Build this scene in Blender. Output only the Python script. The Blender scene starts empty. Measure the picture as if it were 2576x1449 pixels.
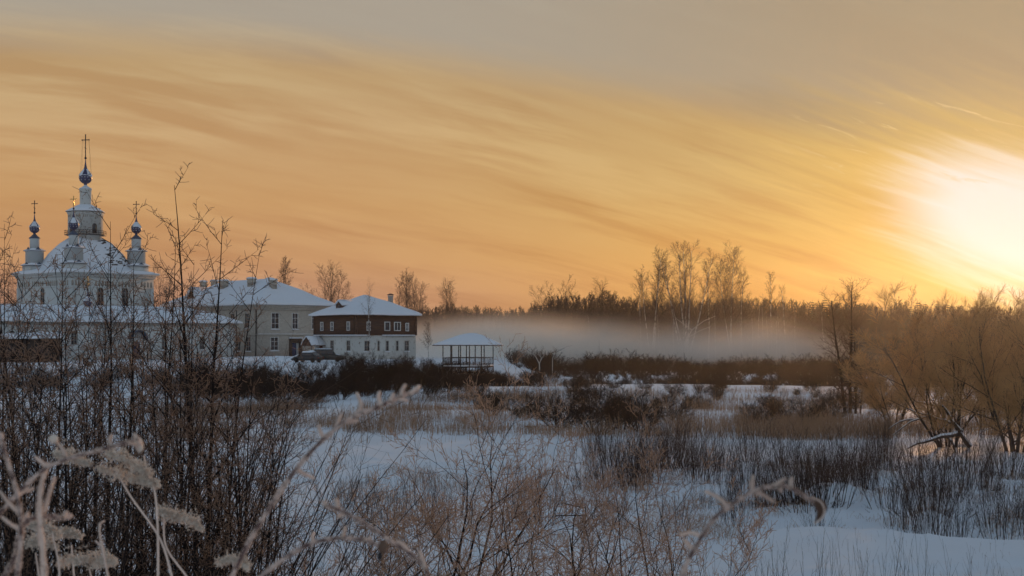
import bpy, math, random
import numpy as np
R = math.radians
SC = bpy.context.scene
COL = SC.collection
CZ = 6.0                       # eye height over the frozen river
F = 3577.0                     # focal length in units of the 2576-wide survey grid

# ------------------------------------------------------------------ camera
cd = bpy.data.cameras.new('camera')
cam = bpy.data.objects.new('camera', cd)
COL.objects.link(cam)
cam.location = (0, 0, CZ)
cam.rotation_euler = (R(90), 0, 0)
cd.sensor_width = 36.0
cd.lens = 50.0
cd.shift_y = 50.0 / 1024
cd.clip_start = 0.05
cd.clip_end = 6000
cd.dof.use_dof = True
cd.dof.focus_distance = 15.0
cd.dof.aperture_fstop = 11.0
SC.camera = cam

# ------------------------------------------------------------------ render settings
SC.view_settings.view_transform = 'Standard'
SC.view_settings.look = 'None'
SC.view_settings.exposure = 0.0
SC.view_settings.gamma = 1.0
SC.cycles.max_bounces = 6
SC.cycles.diffuse_bounces = 2
SC.cycles.volume_bounces = 4
SC.cycles.transparent_max_bounces = 4
SC.cycles.volume_step_rate = 1.0
SC.cycles.volume_max_steps = 64
SC.cycles.use_denoising = True
SC.cycles.denoiser = 'OPENIMAGEDENOISE'
SC.cycles.denoising_prefilter = 'ACCURATE'
SC.cycles.denoising_input_passes = 'RGB_ALBEDO_NORMAL'
SC.cycles.sample_clamp_indirect = 4.0
SC.render.use_persistent_data = False

# ------------------------------------------------------------------ sun
SUN_AZ, SUN_EL = R(18.7), R(4.6)          # azimuth to the right of +Y
sl = bpy.data.lights.new('sun', 'SUN')
sun = bpy.data.objects.new('sun', sl)
COL.objects.link(sun)
sl.energy = 2.0
sl.angle = R(3.0)
sl.color = (1.0, 0.52, 0.22)
sun.rotation_euler = (R(90) - SUN_EL, 0, math.pi - SUN_AZ)
sun.location = (60, 160, 80)

# ------------------------------------------------------------------ world
W = bpy.data.worlds.new('World')
SC.world = W
W.use_nodes = True
NT = W.node_tree
NT.nodes.clear()


def lin(c):
    return tuple(((x / 255 + .055) / 1.055) ** 2.4 if x > 10 else x / 255 / 12.92 for x in c) + (1.0,)


class NG:
    """tiny helper that writes node maths as expressions"""
    def __init__(s, nt):
        s.nt = nt
    def n(s, t, **k):
        o = s.nt.nodes.new(t)
        for a, b in k.items():
            setattr(o, a, b)
        return o
    def put(s, sock, v):
        if hasattr(v, 'is_linked') or hasattr(v, 'links'):
            s.nt.links.new(v, sock)
        else:
            sock.default_value = v
    def m(s, op, a, b=None, c=None, clamp=False):
        o = s.n('ShaderNodeMath', operation=op, use_clamp=clamp)
        s.put(o.inputs[0], a)
        if b is not None:
            s.put(o.inputs[1], b)
        if c is not None:
            s.put(o.inputs[2], c)
        return o.outputs[0]
    def mix(s, f, a, b, bt='MIX'):
        o = s.n('ShaderNodeMix', data_type='RGBA', blend_type=bt)
        s.put(o.inputs[0], f)
        s.put(o.inputs[6], a)
        s.put(o.inputs[7], b)
        return o.outputs[2]
    def sstep(s, x, a, b):
        o = s.n('ShaderNodeMapRange', interpolation_type='SMOOTHSTEP')
        s.put(o.inputs[0], x)
        o.inputs[1].default_value = a
        o.inputs[2].default_value = b
        return o.outputs[0]
    def ramp(s, x, stops, interp='LINEAR'):
        o = s.n('ShaderNodeValToRGB')
        o.color_ramp.interpolation = interp
        e = o.color_ramp.elements
        while len(e) < len(stops):
            e.new(0.5)
        for i, (p, c) in enumerate(stops):
            e[i].position = p
            e[i].color = c
        s.put(o.inputs[0], x)
        return o.outputs[0]
    def vec(s, x, y, z):
        o = s.n('ShaderNodeCombineXYZ')
        for i, v in enumerate((x, y, z)):
            s.put(o.inputs[i], v)
        return o.outputs[0]
    def noise(s, v, scale=1.0, detail=4.0, rough=.55, dist=0.0):
        o = s.n('ShaderNodeTexNoise')
        s.put(o.inputs['Vector'], v)
        o.inputs['Scale'].default_value = scale
        o.inputs['Detail'].default_value = detail
        o.inputs['Roughness'].default_value = rough
        o.inputs['Distortion'].default_value = dist
        return o.outputs[0]


g = NG(NT)
tc = g.n('ShaderNodeTexCoord')
sep = g.n('ShaderNodeSeparateXYZ')
NT.links.new(tc.outputs['Generated'], sep.inputs[0])
X, Y, Z = sep.outputs
az = g.m('MULTIPLY', g.m('ARCTAN2', X, Y), 57.29578)
el = g.m('MULTIPLY', g.m('ARCSINE', Z), 57.29578)
# streak space: bands of thin cloud running down to the right, steeper towards the sun
slope = g.m('MULTIPLY_ADD', g.m('MULTIPLY', az, az), 0.0035, g.m('MULTIPLY_ADD', az, 0.20, 0))
bend = g.m('MULTIPLY', g.m('ADD', az, 20.0), g.m('ADD', g.m('MULTIPLY', g.m('ADD', az, 20.0), 0.0045), 0.06))
sv = g.m('ADD', el, bend)
low = g.noise(g.vec(g.m('MULTIPLY', az, 0.05), g.m('MULTIPLY', sv, 0.16), 3.3), 1.0, 3.0, .5, .2)
wv = g.m('ADD', sv, g.m('MULTIPLY', g.m('SUBTRACT', low, .5), 1.9))
st1 = g.noise(g.vec(g.m('MULTIPLY', az, 0.045), g.m('MULTIPLY', wv, 0.42), 1.7), 1.0, 5.0, .55, .12)
st2 = g.noise(g.vec(g.m('MULTIPLY', az, 0.16), g.m('MULTIPLY', wv, 1.7), 7.1), 1.0, 4.0, .6, .12)
st3 = g.noise(g.vec(g.m('MULTIPLY', az, 0.40), g.m('MULTIPLY', wv, 5.5), 4.4), 1.0, 4.0, .65, .15)
st = g.m('ADD', g.m('ADD', g.m('MULTIPLY', st1, .62), g.m('MULTIPLY', st2, .28)), g.m('MULTIPLY', st3, .10))
t_el = g.m('DIVIDE', g.m('ADD', el, g.m('MULTIPLY', g.m('SUBTRACT', st, .5), 2.2)), 90.0, clamp=True)
P = lambda d: d / 90.0
left = g.ramp(t_el, [(0.0, lin((184, 140, 116))), (P(1.6), lin((188, 142, 114))), (P(3.2), lin((200, 152, 106))),
                     (P(5.4), lin((204, 160, 108))), (P(8.2), lin((202, 168, 122))), (P(10.4), lin((196, 168, 124))),
                     (P(13), lin((188, 166, 132))), (P(20), lin((146, 147, 144))), (P(40), lin((90, 126, 156))), (1.0, lin((80, 124, 160)))])
right = g.ramp(t_el, [(0.0, lin((214, 158, 74))), (P(2), lin((210, 152, 64))), (P(4), lin((208, 160, 84))),
                      (P(6), lin((206, 172, 108))), (P(8.2), lin((200, 170, 112))), (P(10.4), lin((188, 166, 126))),
                      (P(13), lin((182, 164, 134))), (P(20), lin((146, 147, 144))), (P(40), lin((90, 126, 156))), (1.0, lin((80, 124, 160)))])
sky = g.mix(g.sstep(az, -10.0, 13.0), left, right)
patch = g.noise(g.vec(g.m('MULTIPLY', az, 0.11), g.m('MULTIPLY', sv, 0.33), 9.7), 1.0, 2.0, .5)
band = g.m('MULTIPLY_ADD', g.m('SUBTRACT', g.sstep(st, .38, .62), .5), g.m('MULTIPLY_ADD', g.sstep(patch, .36, .60), .80, .40), .52)
inview = g.m('SUBTRACT', 1.0, g.sstep(el, 14.0, 24.0))
dark = g.mix(1.0, sky, (0.87, 0.78, 0.70, 1), 'MULTIPLY')
lite = g.mix(1.0, sky, (1.06, 1.07, 1.06, 1), 'MULTIPLY')
sky = g.mix(inview, sky, g.mix(band, dark, lite))
# cooler grey veil of cloud coming down from the upper right
edge = g.m('MULTIPLY_ADD', g.m('MULTIPLY', az, az), -0.0045, g.m('MULTIPLY_ADD', az, -0.125, 10.7))
ev = g.m('ADD', g.m('SUBTRACT', el, edge), g.m('MULTIPLY', g.m('SUBTRACT', st, .5), -3.2))
veil = g.m('MULTIPLY', g.sstep(ev, -0.9, 1.3), inview)
vcol = g.mix(g.sstep(az, -6.0, 20.0), lin((170, 163, 149)), lin((168, 151, 122)))
sky = g.mix(g.m('MULTIPLY', veil, .86), sky, vcol)
# darker grey-brown cloud lying above and left of the sun
gx_ = g.m('MULTIPLY', g.m('SUBTRACT', az, 14.5), .16)
gy_ = g.m('MULTIPLY', g.m('ADD', g.m('SUBTRACT', el, 8.1), g.m('MULTIPLY', g.m('SUBTRACT', az, 14.5), .22)), .85)
gd_ = g.m('SUBTRACT', g.m('SQRT', g.m('ADD', g.m('MULTIPLY', gx_, gx_), g.m('MULTIPLY', gy_, gy_))), g.m('MULTIPLY', g.m('SUBTRACT', st2, .5), 1.4))
sky = g.mix(g.m('MULTIPLY', g.m('SUBTRACT', 1.0, g.sstep(gd_, .2, 1.25)), .7), sky, lin((156, 139, 112)))
# glow round the veiled sun
SAZ, SEL = 19.6, 4.3
dx = g.m('SUBTRACT', az, SAZ)
dy = g.m('ADD', g.m('SUBTRACT', el, SEL), g.m('MULTIPLY', dx, 0.24))
dxs = g.m('MULTIPLY', dx, .60)
warp = g.m('ADD', g.m('MULTIPLY', g.m('SUBTRACT', st, .5), 5.0), g.m('MULTIPLY', g.m('SUBTRACT', st2, .5), 2.2))
dist = g.m('SQRT', g.m('ADD', g.m('MULTIPLY', dxs, dxs), g.m('MULTIPLY', g.m('MULTIPLY', dy, dy), 1.25)))
dw = g.m('SUBTRACT', dist, warp)
halo = g.m('SUBTRACT', 1.0, g.sstep(dw, 1.2, 7.2))
core = g.m('SUBTRACT', 1.0, g.sstep(g.m('SUBTRACT', dist, g.m('MULTIPLY', warp, .6)), 1.2, 3.9))
hot = g.m('SUBTRACT', 1.0, g.sstep(dist, 1.2, 3.4))
sky = g.mix(g.m('MULTIPLY', g.m('MULTIPLY', halo, inview), .78), sky, lin((230, 192, 98)))
sky = g.mix(g.m('MULTIPLY', g.m('MAXIMUM', core, hot), inview), sky, lin((232, 230, 222)))
# thin bright wisps above the sun
wn = g.noise(g.vec(g.m('MULTIPLY', az, 0.42), g.m('MULTIPLY', g.m('ADD', el, g.m('MULTIPLY', az, .34)), 2.3), 2.2), 1.0, 5.0, .62, .8)
wm = g.m('MULTIPLY', g.sstep(wn, .60, .70), g.m('MULTIPLY', g.sstep(az, 9.0, 16.5), g.m('MULTIPLY', g.sstep(el, 5.2, 6.8), g.m('SUBTRACT', 1.0, g.sstep(el, 8.2, 9.8)))))
sky = g.mix(g.m('MULTIPLY', wm, .8), sky, lin((224, 200, 146)))
# physical sky joins in above the photographed band
nish = g.n('ShaderNodeTexSky', sky_type='NISHITA')
nish.sun_disc = False
nish.sun_elevation = SUN_EL
nish.sun_rotation = SUN_AZ
nish.air_density = 1.4
nish.dust_density = 2.0
nishc = g.mix(1.0, nish.outputs[0], (0.10, 0.10, 0.10, 1), 'MULTIPLY')
final = g.mix(g.m('MULTIPLY', g.sstep(el, 18.0, 50.0), .35), sky, nishc)
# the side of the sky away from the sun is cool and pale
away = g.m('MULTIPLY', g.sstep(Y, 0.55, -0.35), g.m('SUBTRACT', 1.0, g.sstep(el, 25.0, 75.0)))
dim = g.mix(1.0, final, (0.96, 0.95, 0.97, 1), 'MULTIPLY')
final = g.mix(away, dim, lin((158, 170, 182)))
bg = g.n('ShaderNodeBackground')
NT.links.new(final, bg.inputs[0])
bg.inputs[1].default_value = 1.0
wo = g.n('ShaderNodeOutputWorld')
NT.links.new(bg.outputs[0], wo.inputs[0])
W.cycles.sampling_method = 'MANUAL'
W.cycles.sample_map_resolution = 512

# ------------------------------------------------------------------ helpers
def px(U, V, d):
    """world point seen at survey position (U, V) at distance d along +Y"""
    return ((U - 1288) / F * d, d, CZ + (850 - V) / F * d)


def tag(o, label=None, cat=None, group=None, kind=None):
    if label: o['label'] = label
    if cat: o['category'] = cat
    if group: o['group'] = group
    if kind: o['kind'] = kind
    return o


def empty(name, loc=(0, 0, 0), rz=0.0, label=None, cat=None, group=None):
    o = bpy.data.objects.new(name, None)
    o.empty_display_size = .2
    o.location = loc
    o.rotation_euler = (0, 0, rz)
    COL.objects.link(o)
    return tag(o, label, cat, group)


class MB:
    """collects geometry, then links it as ONE mesh object"""
    def __init__(s):
        s.V, s.Fq, s.Ft, s.n = [], [], [], 0
        s.Fn = []
    def add(s, V, quads=None, tris=None, ngons=None):
        V = np.asarray(V, dtype=np.float32).reshape(-1, 3)
        if quads is not None and len(quads): s.Fq.append(np.asarray(quads, dtype=np.int32) + s.n)
        if tris is not None and len(tris): s.Ft.append(np.asarray(tris, dtype=np.int32) + s.n)
        if ngons:
            for f in ngons: s.Fn.append([i + s.n for i in f])
        s.V.append(V)
        s.n += len(V)
        return s
    def box(s, x0, x1, y0, y1, z0, z1):
        V = [(x, y, z) for z in (z0, z1) for y in (y0, y1) for x in (x0, x1)]
        return s.add(V, [(0, 2, 3, 1), (4, 5, 7, 6), (0, 1, 5, 4), (2, 6, 7, 3), (0, 4, 6, 2), (1, 3, 7, 5)])
    def lathe(s, prof, n=24, c=(0, 0), rot=0.0, cap=True):
        V = []
        for r, z in prof:
            for k in range(n):
                a = rot + 2 * math.pi * k / n
                V.append((c[0] + r * math.cos(a), c[1] + r * math.sin(a), z))
        Q = []
        for i in range(len(prof) - 1):
            for k in range(n):
                Q.append((i * n + k, i * n + (k + 1) % n, (i + 1) * n + (k + 1) % n, (i + 1) * n + k))
        ng = [tuple(range(n))[::-1], tuple((len(prof) - 1) * n + k for k in range(n))] if cap else None
        return s.add(V, Q, ngons=ng)
    def square(s, prof, c=(0, 0)):
        """like lathe but square rings aligned with the axes; prof = (half width, z)"""
        return s.lathe([(r * math.sqrt(2), z) for r, z in prof], 4, c, math.pi / 4)
    def poly(s, pts, y0, y1, m=None):
        """prism: outline pts in the x-z plane pushed from y0 to y1, mapped by m"""
        n = len(pts)
        V = [(x, y0, z) for x, z in pts] + [(x, y1, z) for x, z in pts]
        if m: V = [m(v) for v in V]
        Q = [(k, (k + 1) % n, n + (k + 1) % n, n + k) for k in range(n)]
        return s.add(V, Q, ngons=[tuple(range(n))[::-1], tuple(range(n, 2 * n))])
    def bar(s, a, b, r, n=4):
        return s.tubes([([a, b], [r, r])], n)
    def tubes(s, lines, n=3, cap=False):
        by = {}
        for p, r in lines:
            by.setdefault(len(p), []).append((p, r))
        for k, L in by.items():
            P_ = np.array([l[0] for l in L], dtype=np.float64)
            Rr = np.array([l[1] for l in L], dtype=np.float64)
            T = np.empty_like(P_)
            T[:, 1:-1] = P_[:, 2:] - P_[:, :-2]
            T[:, 0] = P_[:, 1] - P_[:, 0]
            T[:, -1] = P_[:, -1] - P_[:, -2]
            T /= np.linalg.norm(T, axis=2, keepdims=True) + 1e-9
            D = P_[:, -1] - P_[:, 0]
            D /= np.linalg.norm(D, axis=1, keepdims=True) + 1e-9
            ref = np.where(np.abs(D[:, 2:3]) > .8, np.array([[.93, .31, .17]]), np.array([[.17, .31, .93]]))[:, None, :]
            A = np.cross(T, np.broadcast_to(ref, T.shape))
            A /= np.linalg.norm(A, axis=2, keepdims=True) + 1e-9
            B = np.cross(T, A)
            ang = np.arange(n) * 2 * np.pi / n
            ring = P_[:, :, None, :] + Rr[:, :, None, None] * (A[:, :, None, :] * np.cos(ang)[None, None, :, None] + B[:, :, None, :] * np.sin(ang)[None, None, :, None])
            N = len(L)
            base = (np.arange(N) * k * n)[:, None, None]
            ii = (np.arange(k - 1) * n)[None, :, None]
            jj = np.arange(n)[None, None, :]
            a = base + ii + jj
            b = base + ii + (jj + 1) % n
            Q = np.stack([a, b, b + n, a + n], axis=-1).reshape(-1, 4)
            s.add(ring.reshape(-1, 3), Q)
        return s
    def mesh(s, name, smooth=False):
        me = bpy.data.meshes.new(name)
        V = np.concatenate(s.V)
        loops, starts, off = [], [], 0
        for arr, w in ((s.Fq, 4), (s.Ft, 3)):
            if arr:
                A = np.concatenate(arr)
                loops.append(A.ravel())
                starts.append(off + np.arange(len(A)) * w)
                off += A.size
        for f in s.Fn:
            loops.append(np.array(f, dtype=np.int32))
            starts.append(np.array([off]))
            off += len(f)
        loops = np.concatenate(loops).astype(np.int32)
        starts = np.concatenate(starts).astype(np.int32)
        me.vertices.add(len(V))
        me.vertices.foreach_set('co', V.ravel())
        me.loops.add(len(loops))
        me.loops.foreach_set('vertex_index', loops)
        me.polygons.add(len(starts))
        me.polygons.foreach_set('loop_start', starts)
        if smooth:
            me.polygons.foreach_set('use_smooth', np.ones(len(starts), dtype=bool))
        me.update(calc_edges=True)
        return me
    def build(s, name, mat, parent=None, smooth=False, **k):
        me = s.mesh(name, smooth)
        me.materials.append(mat)
        o = bpy.data.objects.new(name, me)
        COL.objects.link(o)
        if parent: o.parent = parent
        return tag(o, **k)


def children(o):
    return [c for c in KIDS.get(o.name, [])]


KIDS = {}


def adopt(*obs):
    """remember children for cheap copying"""
    for o in obs:
        if o.parent: KIDS.setdefault(o.parent.name, []).append(o)


def copy_tree(root, loc, rz, sc, label=None, group=None):
    r = root.copy()
    COL.objects.link(r)
    r.location = loc
    r.rotation_euler = (0, 0, rz)
    r.scale = sc if isinstance(sc, tuple) else (sc, sc, sc)
    if label: r['label'] = label
    if group: r['group'] = group
    for ch in KIDS.get(root.name, []):
        c = ch.copy()
        COL.objects.link(c)
        c.parent = r
    return r


# value noise, vectorised
def _h(ix, iy, sd):
    n = (ix * 374761393 + iy * 668265263 + sd * 974634777) & 0xffffffff
    n = ((n ^ (n >> 13)) * 1274126177) & 0xffffffff
    return ((n ^ (n >> 16)) & 0xffff) / 65535.0


def vn(x, y, sd=0):
    x = np.asarray(x, dtype=np.float64); y = np.asarray(y, dtype=np.float64)
    ix = np.floor(x).astype(np.int64); iy = np.floor(y).astype(np.int64)
    fx = x - ix; fy = y - iy
    fx = fx * fx * (3 - 2 * fx); fy = fy * fy * (3 - 2 * fy)
    a = _h(ix, iy, sd); b = _h(ix + 1, iy, sd); c = _h(ix, iy + 1, sd); d = _h(ix + 1, iy + 1, sd)
    return (a + (b - a) * fx) * (1 - fy) + (c + (d - c) * fx) * fy


def ss(a, b, x):
    t = np.clip((np.asarray(x, dtype=np.float64) - a) / (b - a), 0, 1)
    return t * t * (3 - 2 * t)


# ------------------------------------------------------------------ materials
def mat(name, col, rough=.8, var=0.0, scale=1.0, col2=None, bump=0.0, bscale=None, metallic=0.0, spec=.3, lo=.35, hi=.65, rnd=0.0, stretch=None):
    m = bpy.data.materials.new(name)
    m.use_nodes = True
    nt = m.node_tree
    b = nt.nodes['Principled BSDF']
    q = NG(nt)
    b.inputs['Roughness'].default_value = rough
    b.inputs['Metallic'].default_value = metallic
    b.inputs['Specular IOR Level'].default_value = spec
    c = tuple(col) + (1,)
    out = c
    if var or col2 or bump:
        t = q.n('ShaderNodeTexCoord').outputs['Object']
        if stretch:
            mp = q.n('ShaderNodeMapping')
            mp.inputs['Scale'].default_value = stretch
            nt.links.new(t, mp.inputs[0])
            t = mp.outputs[0]
    if col2:
        out = q.mix(q.sstep(q.noise(t, scale, 5.0, .6), lo, hi), c, tuple(col2) + (1,))
    elif var:
        k = q.noise(t, scale, 5.0, .6)
        f = q.m('MULTIPLY_ADD', q.m('SUBTRACT', k, .5), var * 2, 1.0)
        out = q.mix(1.0, c, q.vec(f, f, f), 'MULTIPLY')
    if rnd:
        oi = q.n('ShaderNodeObjectInfo')
        f = q.m('MULTIPLY_ADD', q.m('SUBTRACT', oi.outputs['Random'], .5), rnd * 2, 1.0)
        out = q.mix(1.0, out, q.vec(f, f, f), 'MULTIPLY')
    if out is c: b.inputs['Base Color'].default_value = c
    else: nt.links.new(out, b.inputs['Base Color'])
    if bump:
        bn = q.n('ShaderNodeBump')
        bn.inputs['Strength'].default_value = bump
        bn.inputs['Distance'].default_value = 0.05
        nt.links.new(q.noise(t, bscale or scale * 3, 6.0, .6), bn.inputs['Height'])
        nt.links.new(bn.outputs[0], b.inputs['Normal'])
    return m


M = {}
M['snow'] = mat('snow', (.80, .82, .86), .65, var=.07, scale=.35, bump=.55, bscale=3.0, spec=.25)
M['roof_snow'] = mat('roof_snow', (.80, .82, .86), .65, var=.05, scale=.6, bump=.3, bscale=2.0, spec=.2)
M['thin_snow'] = mat('thin_snow', (.72, .75, .80), .7, col2=(.10, .11, .13), scale=.55, lo=.58, hi=.66, stretch=(1, 1, .6))
M['bark_dark'] = mat('bark_dark', (.020, .015, .014), .85, var=.5, scale=6, spec=.08, rnd=.2)
M['brush_dark'] = mat('brush_dark', (.036, .024, .021), .9, var=.5, scale=.4, spec=.05)
M['bark_brown'] = mat('bark_brown', (.060, .042, .034), .8, var=.3, scale=3, rnd=.25)
M['twig_dark'] = mat('twig_dark', (.055, .036, .030), .8, var=.4, scale=2, rnd=.2, spec=.1)
M['twig_tan'] = mat('twig_tan', (.30, .185, .125), .75, var=.6, scale=3, rnd=.15, spec=.15)
M['twig_gold'] = mat('twig_gold', (.46, .29, .19), .75, var=.6, scale=3, rnd=.15, spec=.15)
M['twig_frost'] = mat('twig_frost', (.82, .64, .53), .8, var=.45, scale=9, rnd=.1)
M['twig_red'] = mat('twig_red', (.060, .034, .028), .8, var=.4, scale=8, spec=.1)
M['forest_bark'] = mat('forest_bark', (.070, .048, .040), .85, var=.3, scale=1, rnd=.3)
M['forest_twig'] = mat('forest_twig', (.060, .036, .030), .9, var=.3, scale=.3, rnd=.35)
M['birch_bark'] = mat('birch_bark', (.52, .50, .47), .8, col2=(.09, .08, .075), scale=2.2, lo=.50, hi=.60, stretch=(.5, .5, 1.3))
M['conifer'] = mat('conifer', (.030, .036, .026), .9, var=.4, scale=1, rnd=.2)
M['willow_twig'] = mat('willow_twig', (.60, .34, .15), .75, var=.45, scale=.6, rnd=.1)
M['grass_dry'] = mat('grass_dry', (.36, .225, .14), .85, var=.5, scale=.25)
M['grass_dark'] = mat('grass_dark', (.15, .095, .065), .85, var=.4, scale=.3)
M['near_stem'] = mat('near_stem', (.11, .06, .055), .7, col2=(.76, .58, .49), scale=60, lo=.42, hi=.62)
M['plume'] = mat('plume', (.82, .70, .58), .9, var=.45, scale=40)
M['dead_leaf'] = mat('dead_leaf', (.16, .10, .07), .8, var=.4, scale=50)
M['whitewash'] = mat('whitewash', (.56, .58, .57), .85, col2=(.38, .375, .35), scale=.55, lo=.55, hi=.85, bump=.2, bscale=3)
M['whitewash_worn'] = mat('whitewash_worn', (.55, .55, .52), .85, col2=(.24, .21, .17), scale=2.4, lo=.56, hi=.68, bump=.3, bscale=5)
M['frieze'] = mat('frieze', (.34, .31, .27), .9, var=.3, scale=3)
M['dark_glass'] = mat('dark_glass', (.03, .032, .04), .15, spec=.5, var=.3, scale=.6)
M['old_frame'] = mat('old_frame', (.34, .33, .30), .7)
M['white_frame'] = mat('white_frame', (.74, .74, .72), .6)
M['dome_blue'] = mat('dome_blue', (.018, .030, .095), .38, var=.35, scale=2, spec=.5)
M['gilt'] = mat('gilt', (.70, .48, .16), .35, metallic=.9)
M['iron'] = mat('iron', (.035, .035, .038), .55, metallic=.3)
M['sheet_blue'] = mat('sheet_blue', (.06, .09, .14), .5, var=.3, scale=1)
M['brown_wood'] = mat('brown_wood', (.050, .026, .020), .8, col2=(.085, .045, .032), scale=1.2, bump=.5, bscale=2, stretch=(.4, .4, 5))
M['grey_wood'] = mat('grey_wood', (.055, .038, .030), .85, var=.35, scale=2, stretch=(1, 1, .2))
M['shed_wood'] = mat('shed_wood', (.045, .035, .032), .85, var=.35, scale=2)
M['red_door'] = mat('red_door', (.14, .035, .028), .7)
M['blue_door'] = mat('blue_door', (.025, .040, .10), .6)
M['metal_grey'] = mat('metal_grey', (.36, .37, .36), .5, var=.1, scale=3)
M['car_paint'] = mat('car_paint', (.020, .022, .026), .28, spec=.5)
M['car_paint_green'] = mat('car_paint_green', (.022, .026, .024), .32, spec=.5)
M['rubber'] = mat('rubber', (.015, .015, .015), .9)
M['tail_red'] = mat('tail_red', (.20, .015, .012), .4)
M['pale_limb'] = mat('pale_limb', (.46, .43, .40), .85, var=.3, scale=4)


def brick_mat(name, c1, c2, mort, stain):
    m = bpy.data.materials.new(name)
    m.use_nodes = True
    nt = m.node_tree
    b = nt.nodes['Principled BSDF']
    q = NG(nt)
    t = q.n('ShaderNodeTexCoord').outputs['Object']
    sp = q.n('ShaderNodeSeparateXYZ')
    nt.links.new(t, sp.inputs[0])
    v = q.vec(q.m('ADD', sp.outputs[0], sp.outputs[1]), sp.outputs[2], 0.0)
    br = q.n('ShaderNodeTexBrick')
    nt.links.new(v, br.inputs['Vector'])
    br.inputs['Color1'].default_value = c1 + (1,)
    br.inputs['Color2'].default_value = c2 + (1,)
    br.inputs['Mortar'].default_value = mort + (1,)
    br.inputs['Scale'].default_value = 1.0
    br.inputs['Brick Width'].default_value = .52
    br.inputs['Row Height'].default_value = .20
    br.inputs['Mortar Size'].default_value = .022
    n1 = q.sstep(q.noise(t, .35, 5, .6), .42, .66)
    hz = q.sstep(sp.outputs[2], 5.0, 1.0)
    c = q.mix(q.m('MULTIPLY', n1, .45), br.outputs['Color'], stain + (1,))
    c = q.mix(q.m('MULTIPLY', hz, .45), c, (.30, .20, .17, 1))
    n2 = q.m('MULTIPLY_ADD', q.noise(t, 2.2, 4, .6), .7, .65)
    c = q.mix(1.0, c, q.vec(n2, n2, n2), 'MULTIPLY')
    nt.links.new(c, b.inputs['Base Color'])
    b.inputs['Roughness'].default_value = .9
    bn = q.n('ShaderNodeBump')
    bn.inputs['Strength'].default_value = .4
    bn.inputs['Distance'].default_value = .04
    nt.links.new(br.outputs['Fac'], bn.inputs['Height'])
    bn.invert = True
    nt.links.new(bn.outputs[0], b.inputs['Normal'])
    return m


M['brick'] = brick_mat('brick', (.56, .52, .45), (.46, .41, .35), (.27, .24, .20), (.42, .38, .33))

# ------------------------------------------------------------------ terrain
def ground(x, y):
    x = np.asarray(x, dtype=np.float64); y = np.asarray(y, dtype=np.float64)
    z = 4.3 * (1 - ss(1.0, 27.0, y))                       # the high bank the viewer stands on
    z = np.where(y < 1, 4.3, z)
    z = z + 0.62 * ss(50, 71, y + 3 * np.sin(x / 14))       # far bank of the river
    z = z + 0.42 * ss(84, 97, y + 2.5 * np.sin(x / 11 + 1))  # grass terrace
    z = z - 0.30 * ss(97, 103, y)
    berm = ss(-21.0, -3.0, x)
    z = z + berm * (1.05 * ss(104, 127, y + 4 * np.sin(x / 17 + 2)) + .16 * np.sin(x / 8.0) * ss(108, 125, y))
    left = ss(4.0, -6.0, x - (y - 150) * .03)
    z = z - 0.25 * ss(128, 140, y) - 1.15 * ss(127, 146, y) * (1 - left)
    z = z + (2.55 - z) * ss(146, 171, y) * left
    z = z + 0.15 * np.exp(-(((x + 3.5) / 6.0) ** 2 + ((y - 176) / 6.0) ** 2)) - .5 * ss(4.5, 2.0, np.abs(x + 4.5)) * ss(12, 6, np.abs(y - 164))
    # bench of deep snow low on the right, with its edge
    e = 40.5 + 1.3 * np.sin(x / 3.1) + .5 * np.sin(x / 1.3 + 1) - .10 * (x - 8)
    b = ss(4.8, 8.5, x - (y - 36) * .12) * ss(e + 1.6, e - .3, y) * ss(20, 27, y)
    z = z + .62 * b
    # second low bench with hummocks behind the ditch on the right
    b2 = ss(9, 15, x) * ss(44.5, 49.5, y) * (1 - ss(60, 68, y))
    z = z + .35 * b2
    hum = vn(x * .9, y * .55, 3) * vn(x * .33 + 7, y * .25, 5)
    z = z + 1.5 * np.clip(hum - .26, 0, 1) * ss(7, 11, x) * ss(41.5, 43.5, y) * (1 - ss(52, 60, y))
    # drifts
    z = z + .10 * (vn(x * .30, y * .12, 11) - .5) + .05 * (vn(x * .9, y * .35, 12) - .5) + .45 * (vn(x * .05, y * .05, 13) - .5) * ss(75, 130, y)
    z = z + .035 * (vn(x * 2.3, y * 1.2, 14) - .5) * (1 - ss(60, 100, y))
    z = z + .09 * np.clip(vn(x * 1.4, y * .9, 15) - .62, 0, 1) * 2.2 * ss(24, 30, y) * (1 - ss(80, 120, y))
    # trodden hollow line across the near field
    z = z - .10 * np.exp(-((y - 33.5 - .25 * np.sin(x * 1.7)) / .5) ** 2) * ss(7, 10, x)
    return z


def gz(x, y):
    return float(ground(x, y))


ys = np.concatenate([np.linspace(-60, 14, 26)[:-1], np.linspace(14, 75, 330)[:-1], np.linspace(75, 180, 190)[:-1], np.linspace(180, 1000, 70)])
ts = np.linspace(-1, 1, 321)
YY, TT = np.meshgrid(ys, ts, indexing='ij')
XX = TT * (np.abs(YY) * .62 + 24)
ZZ = ground(XX, YY)
g_ = MB()
ny, nx = XX.shape
idx = np.arange(ny * nx).reshape(ny, nx)
Qd = np.stack([idx[:-1, :-1], idx[:-1, 1:], idx[1:, 1:], idx[1:, :-1]], -1).reshape(-1, 4)
g_.add(np.stack([XX, YY, ZZ], -1).reshape(-1, 3), Qd)
g_.build('snow_ground', M['snow'], smooth=True, kind='structure', label='snow covered river valley floor and banks')

# ------------------------------------------------------------------ growing plants
def nrm(v):
    l = math.sqrt(v[0] ** 2 + v[1] ** 2 + v[2] ** 2) + 1e-9
    return (v[0] / l, v[1] / l, v[2] / l)


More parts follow.
